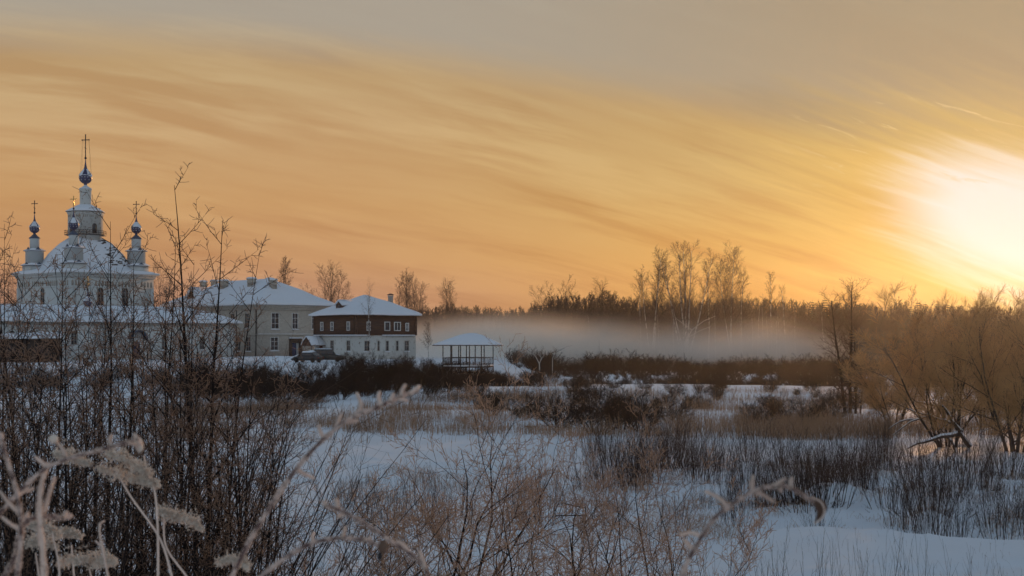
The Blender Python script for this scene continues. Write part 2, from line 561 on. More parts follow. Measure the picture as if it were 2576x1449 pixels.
def turn(d, ang, az):
    """direction tilted away from d by ang, at azimuth az round it"""
    ref = (1, 0, 0) if abs(d[2]) > .8 else (0, 0, 1)
    a = nrm((d[1] * ref[2] - d[2] * ref[1], d[2] * ref[0] - d[0] * ref[2], d[0] * ref[1] - d[1] * ref[0]))
    b = (d[1] * a[2] - d[2] * a[1], d[2] * a[0] - d[0] * a[2], d[0] * a[1] - d[1] * a[0])
    ca, sa = math.cos(ang), math.sin(ang)
    cz, sz = math.cos(az), math.sin(az)
    return nrm(tuple(d[i] * ca + sa * (a[i] * cz + b[i] * sz) for i in range(3)))


def grow(out, p, d, L, r, lv, S, rg):
    s = S[lv]
    n = s['n']
    st = L / n
    w, up = s['w'], s['up']
    pts, dirs = [p], [d]
    for i in range(n):
        d = nrm((d[0] + rg.gauss(0, w), d[1] + rg.gauss(0, w), d[2] + rg.gauss(0, w) + up))
        p = (p[0] + d[0] * st, p[1] + d[1] * st, p[2] + d[2] * st)
        pts.append(p)
        dirs.append(d)
    tp = s.get('tp', .25)
    rad = [r * (1 - (1 - tp) * (i / n)) for i in range(n + 1)]
    out[lv].append((pts, rad))
    if lv + 1 < len(S):
        c = S[lv + 1]
        k = c['k'] * (.8 + .4 * rg.random()) * (L / c['ref'] if 'ref' in c else 1)
        k = int(k) + (rg.random() < k - int(k))
        t0 = c.get('t0', .2)
        a0 = rg.random() * 6.28
        for j in range(k):
            t = t0 + (1 - t0) * ((j + rg.random()) / k)
            t = min(t, .995)
            f = t * n
            i = min(int(f), n - 1)
            q = f - i
            pp = tuple(pts[i][m] * (1 - q) + pts[i + 1][m] * q for m in range(3))
            rr = rad[i] * (1 - q) + rad[i + 1] * q
            a0 += 2.4 + rg.gauss(0, .3)
            ang = R(rg.uniform(*c['a']))
            sh = 1 - c.get('sh', .5) * (t - t0) / (1 - t0 + 1e-6)
            l2 = L * rg.uniform(*c.get('l', (.3, .5))) * sh
            if 'L' in c: l2 = rg.uniform(*c['L'])
            grow(out, pp, turn(dirs[i + 1], ang, a0), l2, max(min(rr * c.get('r', .6), rr), c.get('rmin', .0005)), lv + 1, S, rg)


def plant(name, S, seed, stems, sides, parts, smooth=False, **tg):
    """stems: list of (p, d, L, r); parts: list of (part name, levels, material)"""
    rg = random.Random(seed)
    out = [[] for _ in S]
    for p, d, L, r in stems:
        grow(out, p, nrm(d), L, r, 0, S, rg)
    root = empty(name, **tg)
    for pn, lvs, m in parts:
        b = MB()
        cnt = []
        for lv in lvs:
            k0 = sum(len(q_) for q_ in b.Fq)
            if out[lv]: b.tubes(out[lv], sides[lv])
            cnt.append(sum(len(q_) for q_ in b.Fq) - k0)
        if b.n:
            ms = m if isinstance(m, tuple) else (m,)
            o = b.build(pn, ms[0], root, smooth=smooth)
            if len(ms) > 1:
                for x_ in ms[1:]: o.data.materials.append(x_)
                o.data.polygons.foreach_set('material_index', np.repeat(np.arange(len(ms)), cnt).astype(np.int32))
            adopt(o)
    return root

# ------------------------------------------------------------------ buildings
def face_map(side, off):
    """wall plane (s along the wall, t up, o outward) -> local xyz. side 'F' faces -y, 'L' faces -x"""
    if side == 'F':
        return lambda v: (v[0], off - v[1], v[2])
    return lambda v: (off - v[1], -v[0], v[2])


def window(parent, side, off, s, z0, w, h, frame, bars=(1, 2), arch=False, sill=None, ft=.09, casing=None):
    """window centred at s; bars = (mullions, transoms); frame mesh with a pane child"""
    m = face_map(side, off)
    b = MB()
    def bx(a0, a1, t0, t1, o0, o1):
        V = [m((x, y, z)) for z in (t0, t1) for y in (o0, o1) for x in (a0, a1)]
        b.add(V, [(0, 2, 3, 1), (4, 5, 7, 6), (0, 1, 5, 4), (2, 6, 7, 3), (0, 4, 6, 2), (1, 3, 7, 5)])
    x0, x1 = s - w / 2, s + w / 2
    top = z0 + h - (w / 2 if arch else 0)
    bx(x0, x0 + ft, z0, top, -.02, .07)
    bx(x1 - ft, x1, z0, top, -.02, .07)
    bx(x0 + ft, x1 - ft, z0, z0 + ft, -.02, .068)
    if not arch:
        bx(x0 + ft, x1 - ft, top - ft, top, -.02, .068)
    else:
        n = 10
        for k in range(n):
            a, c = math.pi * k / n, math.pi * (k + 1) / n
            q = []
            for ang, rr in ((a, w / 2), (c, w / 2), (c, w / 2 - ft), (a, w / 2 - ft)):
                q.append((s + rr * math.cos(ang), top + rr * math.sin(ang)))
            b.poly(q, -.02, .07, lambda v: m((v[0], v[1], v[2])))
    for k in range(bars[0]):
        xm = x0 + w * (k + 1) / (bars[0] + 1)
        bx(xm - .03, xm + .03, z0 + ft, z0 + h - ft, 0, .055)
    for k in range(bars[1]):
        zm = z0 + h * (k + 1) / (bars[1] + 1)
        bx(x0 + ft, x1 - ft, zm - .025, zm + .025, 0, .052)
    f = b.build('window', frame, parent)
    b = MB()
    if arch:
        pts = [(x0 + .04, z0 + .03), (x1 - .04, z0 + .03)] + [(s + (w / 2 - .04) * math.cos(math.pi * k / 10), top + (w / 2 - .04) * math.sin(math.pi * k / 10)) for k in range(11)]
    else:
        pts = [(x0 + .04, z0 + .03), (x1 - .04, z0 + .03), (x1 - .04, top - .03), (x0 + .04, top - .03)]
    b.poly(pts, -.01, .03, lambda v: m((v[0], v[1], v[2])))
    b.build('pane', M['dark_glass'], f)
    if sill:
        b = MB()
        V = [m((x, y, z)) for z in (z0 - .16, z0 - .02) for y in (-.02, .22) for x in (x0 - .12, x1 + .12)]
        b.add(V, [(0, 2, 3, 1), (4, 5, 7, 6), (0, 1, 5, 4), (2, 6, 7, 3), (0, 4, 6, 2), (1, 3, 7, 5)])
        b.build('sill', M['roof_snow'], f)
    return f


def hip_roof(W_, D, z0, h, ov, thick, cx=0, cy=0, ridge=None, sag=.0, rnd=0, n=14):
    """snow-laden hip roof, lofted in rings so the slopes can sag a little"""
    b = MB()
    hw, hd = W_ / 2 + ov, D / 2 + ov
    rl = max(hw - hd, 0) if ridge is None else ridge / 2
    V, Q = [], []
    seg = 12
    rings = []
    for i in range(n + 1):
        t = i / n
        x = hw + (rl - hw) * t
        y = hd * (1 - t)
        z = z0 + thick + h * (t + sag * math.sin(math.pi * t))
        ring = []
        for (a, c) in (((-x, -y), (x, -y)), ((x, -y), (x, y)), ((x, y), (-x, y)), ((-x, y), (-x, -y))):
            for k in range(seg):
                q = k / seg
                px_, py_ = a[0] + (c[0] - a[0]) * q, a[1] + (c[1] - a[1]) * q
                dz = (float(vn(px_ * .35 + rnd, py_ * .35, 21)) - .5) * .30 * (1 if 0 < i < n else .3)
                ring.append((cx + px_, cy + py_, z + dz))
        rings.append(ring)
    edge = [(x, y, z - thick + (float(vn(x * .7, y * .7, rnd + 2)) - .6) * .16) for x, y, z in rings[0]]
    m_ = 4 * seg
    allr = [edge] + rings
    for r_ in allr: V += r_
    for i in range(len(allr) - 1):
        for k in range(m_):
            Q.append((i * m_ + k, i * m_ + (k + 1) % m_, (i + 1) * m_ + (k + 1) % m_, (i + 1) * m_ + k))
    b.add(V, Q, ngons=[tuple(range(m_))[::-1]])
    return b


def cross_mesh(b, x, z0, H, w=1.0, y=0.0, rings=True):
    """orthodox style cross on a shaft, facing -y, with trefoil ends"""
    t = .075 * w
    b.box(x - t, x + t, y - t, y + t, z0, z0 + H)
    zb = z0 + H * .80
    b.box(x - .62 * w, x - t, y - t * .9, y + t * .9, zb - t, zb + t)
    b.box(x + t, x + .62 * w, y - t * .9, y + t * .9, zb - t, zb + t)
    b.poly([(x - .22 * w, z0 + H * .42 + .12), (x + .22 * w, z0 + H * .42 - .12), (x + .22 * w, z0 + H * .42 - .02), (x - .22 * w, z0 + H * .42 + .22)], y - t * 1.3, y + t * 1.3)
    for cx_, cz_ in ((x - .68 * w, zb), (x + .68 * w, zb), (x, z0 + H + .08 * w)):
        r = .135 * w
        b.lathe([(r * math.sin(a), cz_ - r * math.cos(a)) for a in (.3, 1.0, 1.57, 2.1, 2.85)], 8, (cx_, y))
    return b


def onion(root, r, zb, x=0, y=0, neck=None, spire=1.0):
    """onion dome of radius r whose bulb starts at zb; returns top z"""
    S_ = r
    prof = [(.24, -.10), (.30, 0), (.22, .06), (.42, .14), (.72, .36), (.92, .68), (1.0, 1.05), (.97, 1.38), (.86, 1.68), (.68, 1.95), (.46, 2.22), (.30, 2.5), (.20, 2.85), (.13, 3.3), (.08, 3.8), (.05, 4.15)]
    b = MB()
    b.lathe([(a * S_, zb + z * S_ * .94) for a, z in prof], 24, (x, y))
    o = b.build('onion_dome', M['dome_blue'], root, smooth=True)
    # gilt stars in two rows
    st = MB()
    for row, (zr, rr, n) in enumerate(((1.12, 1.0, 14), (.70, .935, 10))):
        for k in range(n):
            a = 2 * math.pi * (k + .5 * row) / n
            c, s_ = math.cos(a), math.sin(a)
            q = .075 * S_
            cx_, cy_, cz_ = x + c * rr * S_ * 1.0, y + s_ * rr * S_ * 1.0, zb + zr * S_ * .94
            pts = []
            for m_ in range(8):
                ra = q * (1.5 if m_ % 2 == 0 else .55)
                u, v = ra * math.cos(m_ * math.pi / 4), ra * math.sin(m_ * math.pi / 4)
                pts.append((cx_ - s_ * u + c * .02, cy_ + c * u + s_ * .02, cz_ + v))
            pts.append((cx_ + c * .05, cy_ + s_ * .05, cz_))
            st.add(pts, tris=[(m_, (m_ + 1) % 8, 8) for m_ in range(8)])
    st.build('star_ornament', M['white_frame'], o)
    sn = MB()      # snow caught on the shoulders, patchy
    V, Q = [], []
    n = 24
    pr = [(1.005, 1.30), (.99, 1.42), (.89, 1.70), (.71, 1.97), (.49, 2.24), (.32, 2.52)]
    for i, (a, z) in enumerate(pr):
        for k in range(n):
            j = (float(vn(k * .9, x + y, 31)) - .25) * .34 if i == 0 else 0
            zz = z + j
            V.append((x + a * S_ * 1.02 * math.cos(2 * math.pi * k / n), y + a * S_ * 1.02 * math.sin(2 * math.pi * k / n), zb + zz * S_ * .94))
    for i in range(len(pr) - 1):
        for k in range(n):
            if i == 0 or vn(k * .5 + 3, x, 33) > .25:
                Q.append((i * n + k, i * n + (k + 1) % n, (i + 1) * n + (k + 1) % n, (i + 1) * n + k))
    sn.add(V, Q)
    sn.build('snow_cap', M['thin_snow'], o, smooth=True)
    zt = zb + 4.1 * S_ * .94
    bb = MB()
    q = .17 * S_ + .03
    bb.lathe([(q * math.sin(a), zt + q - q * math.cos(a)) for a in (.1, .6, 1.1, 1.57, 2.0, 2.5, 3.0)], 12, (x, y))
    bb.build('finial_ball', M['iron'], o, smooth=True)
    return zt + q, o


# ---- cathedral: 18 m cube turned 49 degrees, one big drum and four corner turrets
CD = 270.0
cx0, _, _ = px(215.5, 850, CD)
m2 = CD / F
A49 = R(49)
zc = lambda V: CZ + (850 - V) * m2
cath = empty('cathedral', (cx0, CD, 0), A49, 'whitewashed five domed Orthodox cathedral with blue starred onion domes and snowy roof', 'cathedral')
HS = 9.0
b = MB()
zE = zc(692)
b.box(-HS, HS, -HS, HS, 1.5, zE)
wall = b.build('wall', M['whitewash'], cath)
b = MB()
b.square([(HS + .15, zE - .75), (HS + .30, zE - .5), (HS + .30, zE - .25), (HS + .80, zE - .04), (HS + .80, zE + .02), (HS, zE + .02), (HS, zE - .74)])
b.build('cornice', M['whitewash_worn'], wall)
b = MB()   # frieze of small recessed niches under the cornice
for side in ('F', 'L'):
    mp = face_map(side, -HS)
    s = -HS + .4
    k = 0
    while s < HS - .5:
        if k % 7 != 6:
            b.poly([(s, zE - 2.35), (s + .42, zE - 2.35), (s + .42, zE - 1.55), (s + .21, zE - 1.3), (s, zE - 1.55)], 0.0, .035, lambda v: mp(v))
        s += .70
        k += 1
b.build('frieze', M['frieze'], wall)
b = MB()
for side in ('F', 'L'):
    mp = face_map(side, -HS)
    for (a0, a1, t0, t1, o) in ((-HS, HS, zE - 2.62, zE - 2.50, .07), (-HS, -HS + .7, 1.5, zE - 2.62, .09), (HS - .7, HS, 1.5, zE - 2.62, .09)):
        b.poly([(a0, t0), (a1, t0), (a1, t1), (a0, t1)], -.02, o, lambda v: mp(v))
b.build('pilaster', M['whitewash'], wall)
zw = zc(775)
for s in (-2.6, 2.7):
    window(cath, 'F', -HS, s, zw, 1.35, 3.7, M['old_frame'], (1, 3), arch=True)
window(cath, 'L', -HS, 0.0, zw, 1.3, 3.7, M['old_frame'], (1, 3), arch=True)
# roof: a closed vault with convex slopes
rp = [(1.0, 0.02, 1), (1.06, .05, 1), (1.04, .45, 1), (.90, .95, 1)]
roofprof = [(HS * k_, zE + z_) for k_, z_ in ((1.09, .03), (1.10, .28), (.96, .72), (.82, 1.12), (.72, 1.65), (.655, 2.3), (.605, 3.0), (.55, 4.0), (.478, 5.0), (.378, 6.1), (.25, 7.0))]
# loft with rounded plan towards the top and many points per side
b = MB()
V, Q = [], []
n4 = 40
for i, (hw, z) in enumerate(roofprof):
    for k in range(n4):
        side, q = divmod(k, 10)
        q = q / 10 * 2 - 1
        pt = {0: (q, -1), 1: (1, q), 2: (-q, 1), 3: (-1, -q)}[side]
        dz = (float(vn(pt[0] * 4 + i, pt[1] * 4, 17)) - .5) * .22 * (i > 1)
        V.append((pt[0] * hw, pt[1] * hw, z + dz))
for i in range(len(roofprof) - 1):
    for k in range(n4):
        Q.append((i * n4 + k, i * n4 + (k + 1) % n4, (i + 1) * n4 + (k + 1) % n4, (i + 1) * n4 + k))
b.add(V, Q, ngons=[tuple(range(n4))[::-1], tuple((len(roofprof) - 1) * n4 + k for k in range(n4))])
roof = b.build('roof', M['roof_snow'], cath)
b = MB()   # seams and bare sheet where the snow has slid off
for sg in (1,):
    for q in (-.93, .93):
        line = [(q * hw, -hw * 1.0 - .03, z + .05) for hw, z in roofprof[3:]]
        b.tubes([(line, [.06] * len(line))], 4)
rg = random.Random(4)
for k in range(46):
    t = rg.random()
    i = 4 + int(t * 5.99)
    f = t * 5.99 - int(t * 5.99)
    hw = roofprof[i][0] * (1 - f) + roofprof[min(i + 1, 10)][0] * f
    z = roofprof[i][1] * (1 - f) + roofprof[min(i + 1, 10)][1] * f
    q = rg.uniform(.25, .95)
    L_ = rg.uniform(.25, .8)
    b.poly([(q * hw - L_, z + .02), (q * hw - L_ * .2, z - .09), (q * hw + L_ * .7, z + .0), (q * hw + L_ * .1, z + .13)], -hw - .10, -hw + .5)
b.build('bare_patch', M['iron'], roof)
# central drum, octagonal
zB = zc(591)
oc = lambda r: r / math.cos(math.pi / 8)
drum = MB()
rD = 40 * m2
drum.lathe([(oc(rD * .95), zc(606)), (oc(rD * .95), zB), (oc(rD), zB + .05), (oc(rD), zc(541)), (oc(rD * 1.03), zc(540)), (oc(rD * 1.07), zc(534))], 8, rot=math.pi / 8)
dr = drum.build('drum', M['whitewash_worn'], cath)
b = MB()
b.lathe([(oc(45 * m2), zc(533.4)), (oc(45.5 * m2), zc(532)), (oc(31 * m2), zc(523.5)), (oc(16 * m2), zc(515))], 8, rot=math.pi / 8)
b.build('drum_roof', M['roof_snow'], dr)
b = MB()
b.lathe([(oc(45 * m2), zc(534.4)), (oc(45.7 * m2), zc(533.45))], 8, rot=math.pi / 8)
b.build('eave', M['iron'], dr)
b = MB()  # toothed frieze round the drum
for k in range(8):
    a = math.pi / 4 * k
    for j in range(-3, 4):
        if j == 0: continue
        c_, s_ = math.cos(a), math.sin(a)
        u = j * .33
        r0 = rD + .03
        p0 = (c_ * r0 - s_ * (u - .09), s_ * r0 + c_ * (u - .09))
        p1 = (c_ * r0 - s_ * (u + .09), s_ * r0 + c_ * (u + .09))
        b.add([(p0[0], p0[1], zc(548)), (p1[0], p1[1], zc(548)), (p1[0], p1[1], zc(542.5)), (p0[0], p0[1], zc(542.5)),
               (p0[0] * .97, p0[1] * .97, zc(548)), (p1[0] * .97, p1[1] * .97, zc(548)), (p1[0] * .97, p1[1] * .97, zc(542.5)), (p0[0] * .97, p0[1] * .97, zc(542.5))],
              [(0, 1, 2, 3), (0, 4, 5, 1), (3, 2, 6, 7), (1, 5, 6, 2), (0, 3, 7, 4)])
b.build('frieze', M['frieze'], dr)
# drum windows: one on each side; the drum's faces are aligned with the cube
for ang in (0, 90, 180, 270, 45, 135):
    w_ = MB()
    a = R(ang)
    c_, s_ = math.cos(a), math.sin(a)
    hw_, z0_, z1_ = .47, zc(588), zc(569.5)
    pts = [(-hw_, z0_), (hw_, z0_)] + [(hw_ * math.cos(math.pi * k / 8), z1_ + hw_ * math.sin(math.pi * k / 8)) for k in range(9)]
    w_.poly(pts, rD - .3, rD + .03, lambda v: (c_ * v[1] - s_ * v[0], s_ * v[1] + c_ * v[0], v[2]))
    wo_ = w_.build('drum_window', M['dark_glass'], dr)
# balcony
b = MB()
b.lathe([(oc(47.5 * m2), zB - .12), (oc(48 * m2), zB), (oc(rD * .9), zB + .02), (oc(rD * .9), zB - .12)], 8, rot=math.pi / 8)
for k in range(8):
    a, c = math.pi / 8 + k * math.pi / 4, math.pi / 8 + (k + 1) * math.pi / 4
    r_ = oc(47.5 * m2)
    p0, p1 = (r_ * math.cos(a), r_ * math.sin(a)), (r_ * math.cos(c), r_ * math.sin(c))
    for zz in (zc(581), zc(586)):
        b.bar((p0[0], p0[1], zz), (p1[0], p1[1], zz), .035)
    for j in range(3):
        q = j / 3
        b.bar((p0[0] + (p1[0] - p0[0]) * q, p0[1] + (p1[1] - p0[1]) * q, zB), (p0[0] + (p1[0] - p0[0]) * q, p0[1] + (p1[1] - p0[1]) * q, zc(581)), .035)
b.build('balcony', M['iron'], cath)
b = MB()
rU = 14.6 * m2
b.lathe([(rU, zc(517)), (rU * .97, zc(514)), (rU * .97, zc(482)), (rU * 1.03, zc(479)), (rU * 1.06, zc(475.5))], 20)
ud = b.build('upper_drum', M['whitewash_worn'], cath)
b = MB()
b.lathe([(16.3 * m2, zc(475.4)), (16.4 * m2, zc(474.6)), (9 * m2, zc(470.5)), (4.5 * m2, zc(467)), (3 * m2, zc(464))], 20)
b.build('drum_cap', M['thin_snow'], ud, smooth=True)
zt, od = onion(cath, 16.3 * m2, zc(463.5))
def rot_back(root, ang):
    """crosses face the camera's side of the church: east-west line turned back"""
    root.rotation_euler = (0, 0, ang)
b = MB()
cross_mesh(b, 0, 0, 57 * m2, 1.05)
co = b.build('cross', M['iron'], cath)
co.location = (0, 0, zt)
co.rotation_euler = (0, 0, -A49 + R(-12))
ch = MB()
for k in range(4):
    a = R(-49 - 12 + (0, 180, 20, 160)[k])
    x0, y0 = .66 * math.cos(a), .66 * math.sin(a)
    x1, y1 = 1.12 * math.cos(a), 1.12 * math.sin(a)
    ch.bar((x0, y0, zt + 57 * m2 * .80), (x1, y1, zc(447)), .016, 3)
ch.build('guy_wire', M['iron'], od)
# corner turrets
for k, (sx, sy) in enumerate(((-1, -1), (1, -1), (1, 1), (-1, 1))):
    x, y = sx * HS * .745, sy * HS * .745
    b = MB()
    b.square([(1.62, zc(692)), (1.62, zc(668))], (x, y))
    b.square([(1.22, zc(668)), (1.22, zc(634)), (1.30, zc(633)), (1.30, zc(632))], (x, y))
    b.lathe([(12.2 * m2, zc(632)), (12 * m2, zc(604)), (12.8 * m2, zc(602)), (12.8 * m2, zc(600.6))], 12, (x, y), rot=.26)
    tr = b.build('turret', M['whitewash'], cath)
    b = MB()
    b.square([(1.86, zc(668.4)), (1.9, zc(667.4)), (1.30, zc(662.5)), (1.23, zc(662))], (x, y))
    b.square([(1.48, zc(631.6)), (1.53, zc(630.5)), (.9, zc(625.5)), (.86, zc(625))], (x, y))
    b.build('tier_snow', M['roof_snow'], tr)
    b = MB()
    b.square([(1.88, zc(669)), (1.91, zc(668.5))], (x, y))
    b.square([(1.5, zc(632.4)), (1.55, zc(631.7))], (x, y))
    for mp in ((lambda v: (x + v[0], y - v[1], v[2])), (lambda v: (x - v[1], y - v[0], v[2]))):
        b.poly([(-.62, zc(629.5)), (.62, zc(629.5)), (0, zc(621.5))], 1.30, 1.36, mp)
        b.poly([(-.70, zc(666.5)), (.70, zc(666.5)), (0, zc(660.5))], 1.66, 1.72, mp)
    b.build('eave', M['sheet_blue'], tr)
    b = MB()
    b.lathe([(14.4 * m2, zc(600.5)), (14.3 * m2, zc(599.6)), (9 * m2, zc(595)), (4.2 * m2, zc(590.5)), (2.5 * m2, zc(588))], 12, (x, y))
    b.build('drum_cap', M['sheet_blue'], tr, smooth=True)
    zt, od = onion(tr, 12.8 * m2, zc(588), x, y)
    b = MB()
    cross_mesh(b, 0, 0, 29 * m2, .82)
    co = b.build('cross', M['gilt'] if k == 0 else M['iron'], tr)
    co.location = (x, y, zt)
    co.rotation_euler = (0, 0, -A49 + R(-12))

# ---- low white refectory wing running from near left to far right
WA = R(45)
wx, wd = px(596, 850, 250)[0], 250.0
L_w, D_w = 50.0, 13.0
wing = empty('refectory_wing', (wx, wd, 0), WA, 'long low white refectory wing with blue tinted snow roof in front of the cathedral', 'building')
zwE = 8.55
b = MB(); b.box(-L_w, 0, 0, D_w, 1.2, zwE)
wl = b.build('wall', M['whitewash'], wing)
b = MB()
b.box(-L_w - .25, .25, -.25, 0, zwE - .38, zwE + .02); b.box(0, .26, 0, D_w, zwE - .38, zwE + .02)
b.build('cornice', M['frieze'], wl)
hr = hip_roof(L_w, D_w, zwE + .03, 2.65, .75, .22, -L_w / 2, D_w / 2, sag=.10, rnd=5)
hr.build('roof', M['roof_snow'], wing, smooth=False)
# local x of a survey U on this wall plane
def wing_s(U):
    q = (U - 1288) / F
    # point (wx + s cos, wd + s sin): x = q y
    return (q * wd - wx) / (math.cos(WA) - q * math.sin(WA))
for U_ in (413, 465, 508):
    s = wing_s(U_)
    window(wing, 'F', 0.0, s, 4.05, .95, 2.2, M['old_frame'], (1, 2), sill=True)
for U_ in (186, 135, 84, 30):
    window(wing, 'F', 0.0, wing_s(U_), 4.9, 1.1, 2.3, M['old_frame'], (1, 2), arch=True)
# arched porch with a dark canopy
s = wing_s(343)
b = MB()
pts = [(s + 1.62 * math.cos(math.pi * k / 12), 5.8 + 1.5 * math.sin(math.pi * k / 12)) for k in range(13)]
ring = pts + [(s + 1.35 * math.cos(math.pi * k / 12), 5.8 + 1.22 * math.sin(math.pi * k / 12)) for k in range(12, -1, -1)]
b.poly(ring, 0, 1.1, lambda v: (v[0], -v[1], v[2]))
b.build('porch_arch', M['sheet_blue'], wing)
b = MB()
b.poly([(s - .62, 2.6), (s + .62, 2.6), (s + .62, 5.0), (s + .3, 5.45), (s - .3, 5.45), (s - .62, 5.0)], .02, .12, lambda v: (v[0], -v[1], v[2]))
b.build('door', M['blue_door'], wing)
b = MB(); b.box(-.22, -.10, -.13, -.01, 2.2, zwE - .4)
b.build('drainpipe', M['iron'], wing)
# little chapel cupola standing on the wing roof
s = wing_s(221); qy = 6.0
dq = (wd + s * math.sin(WA) + qy * math.cos(WA)) / F
sh = -(qy * (-math.sin(WA) - (221 - 1288) / F * math.cos(WA))) / (math.cos(WA) - (221 - 1288) / F * math.sin(WA))
s += sh
dq = (wd + s * math.sin(WA) + qy * math.cos(WA)) / F
zq = lambda V: CZ + (850 - V) * dq
b = MB()
b.lathe([(12 * dq, zq(800)), (12 * dq, zq(786)), (13 * dq, zq(785)), (11 * dq, zq(784)), (11 * dq, zq(778)), (9 * dq, zq(776)), (3 * dq, zq(772))], 12, (s, qy))
cup = b.build('cupola', M['whitewash'], wing)
zt, od = onion(cup, 11 * dq, zq(771.5), s, qy)
b = MB()
cross_mesh(b, 0, 0, 31 * dq, .72)
co = b.build('cross', M['gilt'], cup)
co.location = (s, qy, zt)
co.rotation_euler = (0, 0, -WA + R(-12))

# ---- long brick building behind, two storeys, big snow hip roof with chimneys
BD = 262.0
BA = R(45)
bx0 = px(650, 850, BD)[0]
LB, WB = 32.0, 16.7      # local y runs away to the left, local x to the right
brk = empty('brick_building', (bx0, BD, 0), BA, 'long two storey grey brick building with big snowy hipped roof and chimney stacks', 'building')
zbE = 12.15
b = MB(); b.box(0, WB, 0, LB, 1.5, zbE)
wl = b.build('wall', M['brick'], brk)
b = MB()
for k, (o, z0, z1) in enumerate(((.16, 11.25, 11.5), (.30, 11.5, 11.8), (.45, 11.8, zbE + .02))):
    b.box(-o, WB + o, -o, -.0, z0, z1); b.box(-o, 0, .0, LB + o, z0, z1)
b.build('cornice', M['brick'], wl)
b = MB(); b.box(-.0, WB + .2, -.22, 0, 6.55, 6.72); b.box(-.22, 0, -.22, LB, 6.55, 6.72)
b.build('string_course', M['brick'], wl)
b = MB(); b.box(0, WB + .2, -.20, 0, 6.725, 6.80)
b.build('snow_ledge', M['roof_snow'], wl)
b = hip_roof(LB, WB, 0, 5.0, .85, .28, 0, 0, sag=.035, rnd=9)
V = np.concatenate(b.V)
rb = MB()
b.V = [np.stack([V[:, 1] * -1 + WB / 2, V[:, 0] + LB / 2, V[:, 2] + zbE], -1)]
rf = b.build('roof', M['roof_snow'], brk)
def chimney(parent, x, y, z0, z1, w=.55, matn='brick', ro=True):
    b = MB()
    b.square([(w, z0), (w, z1 - .75), (w * 1.12, z1 - .7), (w * 1.12, z1 - .55), (w, z1 - .5), (w, z1 - .2), (w * 1.25, z1 - .12), (w * 1.25, z1)], (x, y))
    c = b.build('chimney', M[matn], parent)
    b = MB()
    b.square([(w * 1.3, z1 + .005), (w * 1.28, z1 + .16), (w * .9, z1 + .30), (w * .3, z1 + .34)], (x, y))
    b.build('snow_cap', M['roof_snow'], c)
zr = zbE + 5.2
def brk_y(U, x):
    q = (U - 1288) / F
    cb, sb = math.cos(BA), math.sin(BA)
    return (bx0 + x * cb - q * (BD + x * sb)) / (sb + q * cb)
for (x, U_, V_, w_) in ((5.9, 512, 706, .5), (10.2, 540, 704, .55), (5.4, 564, 703.5, .58), (5.6, 633, 698, .58), (10.2, 679, 699, .5), (6.6, 687, 701.5, .52)):
    y = brk_y(U_, x)
    d_ = BD + x * math.sin(BA) + y * math.cos(BA)
    top = CZ + (850 - V_ - 3) / F * d_
    chimney(rf, x, y, top - 3.0, top, w_)
b = MB()   # triangular dormer on the left slope
dyc, dz0 = 25.0, zbE + 1.25
b.poly([(dyc - 2.0, dz0), (dyc + 2.0, dz0), (dyc, dz0 + 2.35)], 0.0, 3.6, lambda v: (1.55 + v[1], v[0], v[2]))
dm = b.build('dormer', M['grey_wood'], rf)
b = MB()
for sg in (-1, 1):
    b.poly([(dyc + sg * 2.35, dz0 - .12), (dyc, dz0 + 2.42), (dyc, dz0 + 2.72), (dyc + sg * 2.5, dz0 - .02)], -.35, 3.6, lambda v: (1.55 + v[1], v[0], v[2]))
b.build('dormer_snow', M['roof_snow'], dm)
def brk_s(U):     # local x on the end wall
    q = (U - 1288) / F
    return (q * BD - bx0) / (math.cos(BA) - q * math.sin(BA))
def brk_l(U):     # local y on the long wall (direction -sin, cos)
    q = (U - 1288) / F
    return (q * BD - bx0) / (-math.sin(BA) - q * math.cos(BA))
for U_, w_ in ((692, 1.75), (742, 1.35), (791, 1.35)):
    window(brk, 'F', 0, brk_s(U_), 7.7, w_, 3.0, M['white_frame'], (1, 2), sill=True)
window(brk, 'F', 0, brk_s(690), 3.7, 1.75, 2.9 * .85, M['white_frame'], (1, 2), sill=True)
for U_ in (622, 585, 552, 520, 490, 462):
    y_ = brk_l(U_)
    window(brk, 'L', 0, -y_, 7.9, 1.35, 2.7, M['old_frame'], (1, 2), sill=True)
for U_ in (626, 600):
    window(brk, 'L', 0, -brk_l(U_), 3.6, 1.35, 2.6, M['old_frame'], (1, 2), sill=True)
s = brk_s(742)
b = MB(); b.poly([(s - 1.35, 2.3), (s - .85, 2.3), (s - .85, 5.15), (s + .85, 5.15), (s + .85, 2.3), (s + 1.35, 2.3), (s + 1.35, 5.9), (s - 1.35, 5.9)], 0, .35, lambda v: (v[0], -v[1], v[2]))
po = b.build('door_surround', M['grey_wood'], brk)
b = MB(); b.box(s - 1.5, s + 1.5, -.55, 0, 5.92, 6.1)
b.build('snow_ledge', M['roof_snow'], po)
b = MB(); b.box(s - .84, s + .25, -.10, -.01, 2.3, 5.1)
b.build('door', M['blue_door'], brk)
b = MB(); b.box(s + .27, s + .84, -.09, -.01, 2.3, 5.1)
b.build('door_panel', M['metal_grey'], brk)
for (y_) in (-brk_l(645), -brk_l(596)):
    b = MB(); b.box(-.16, -.04, -y_ - .06, -y_ + .06, 2.0, 11.2)
    b.build('drainpipe', M['iron'], brk)

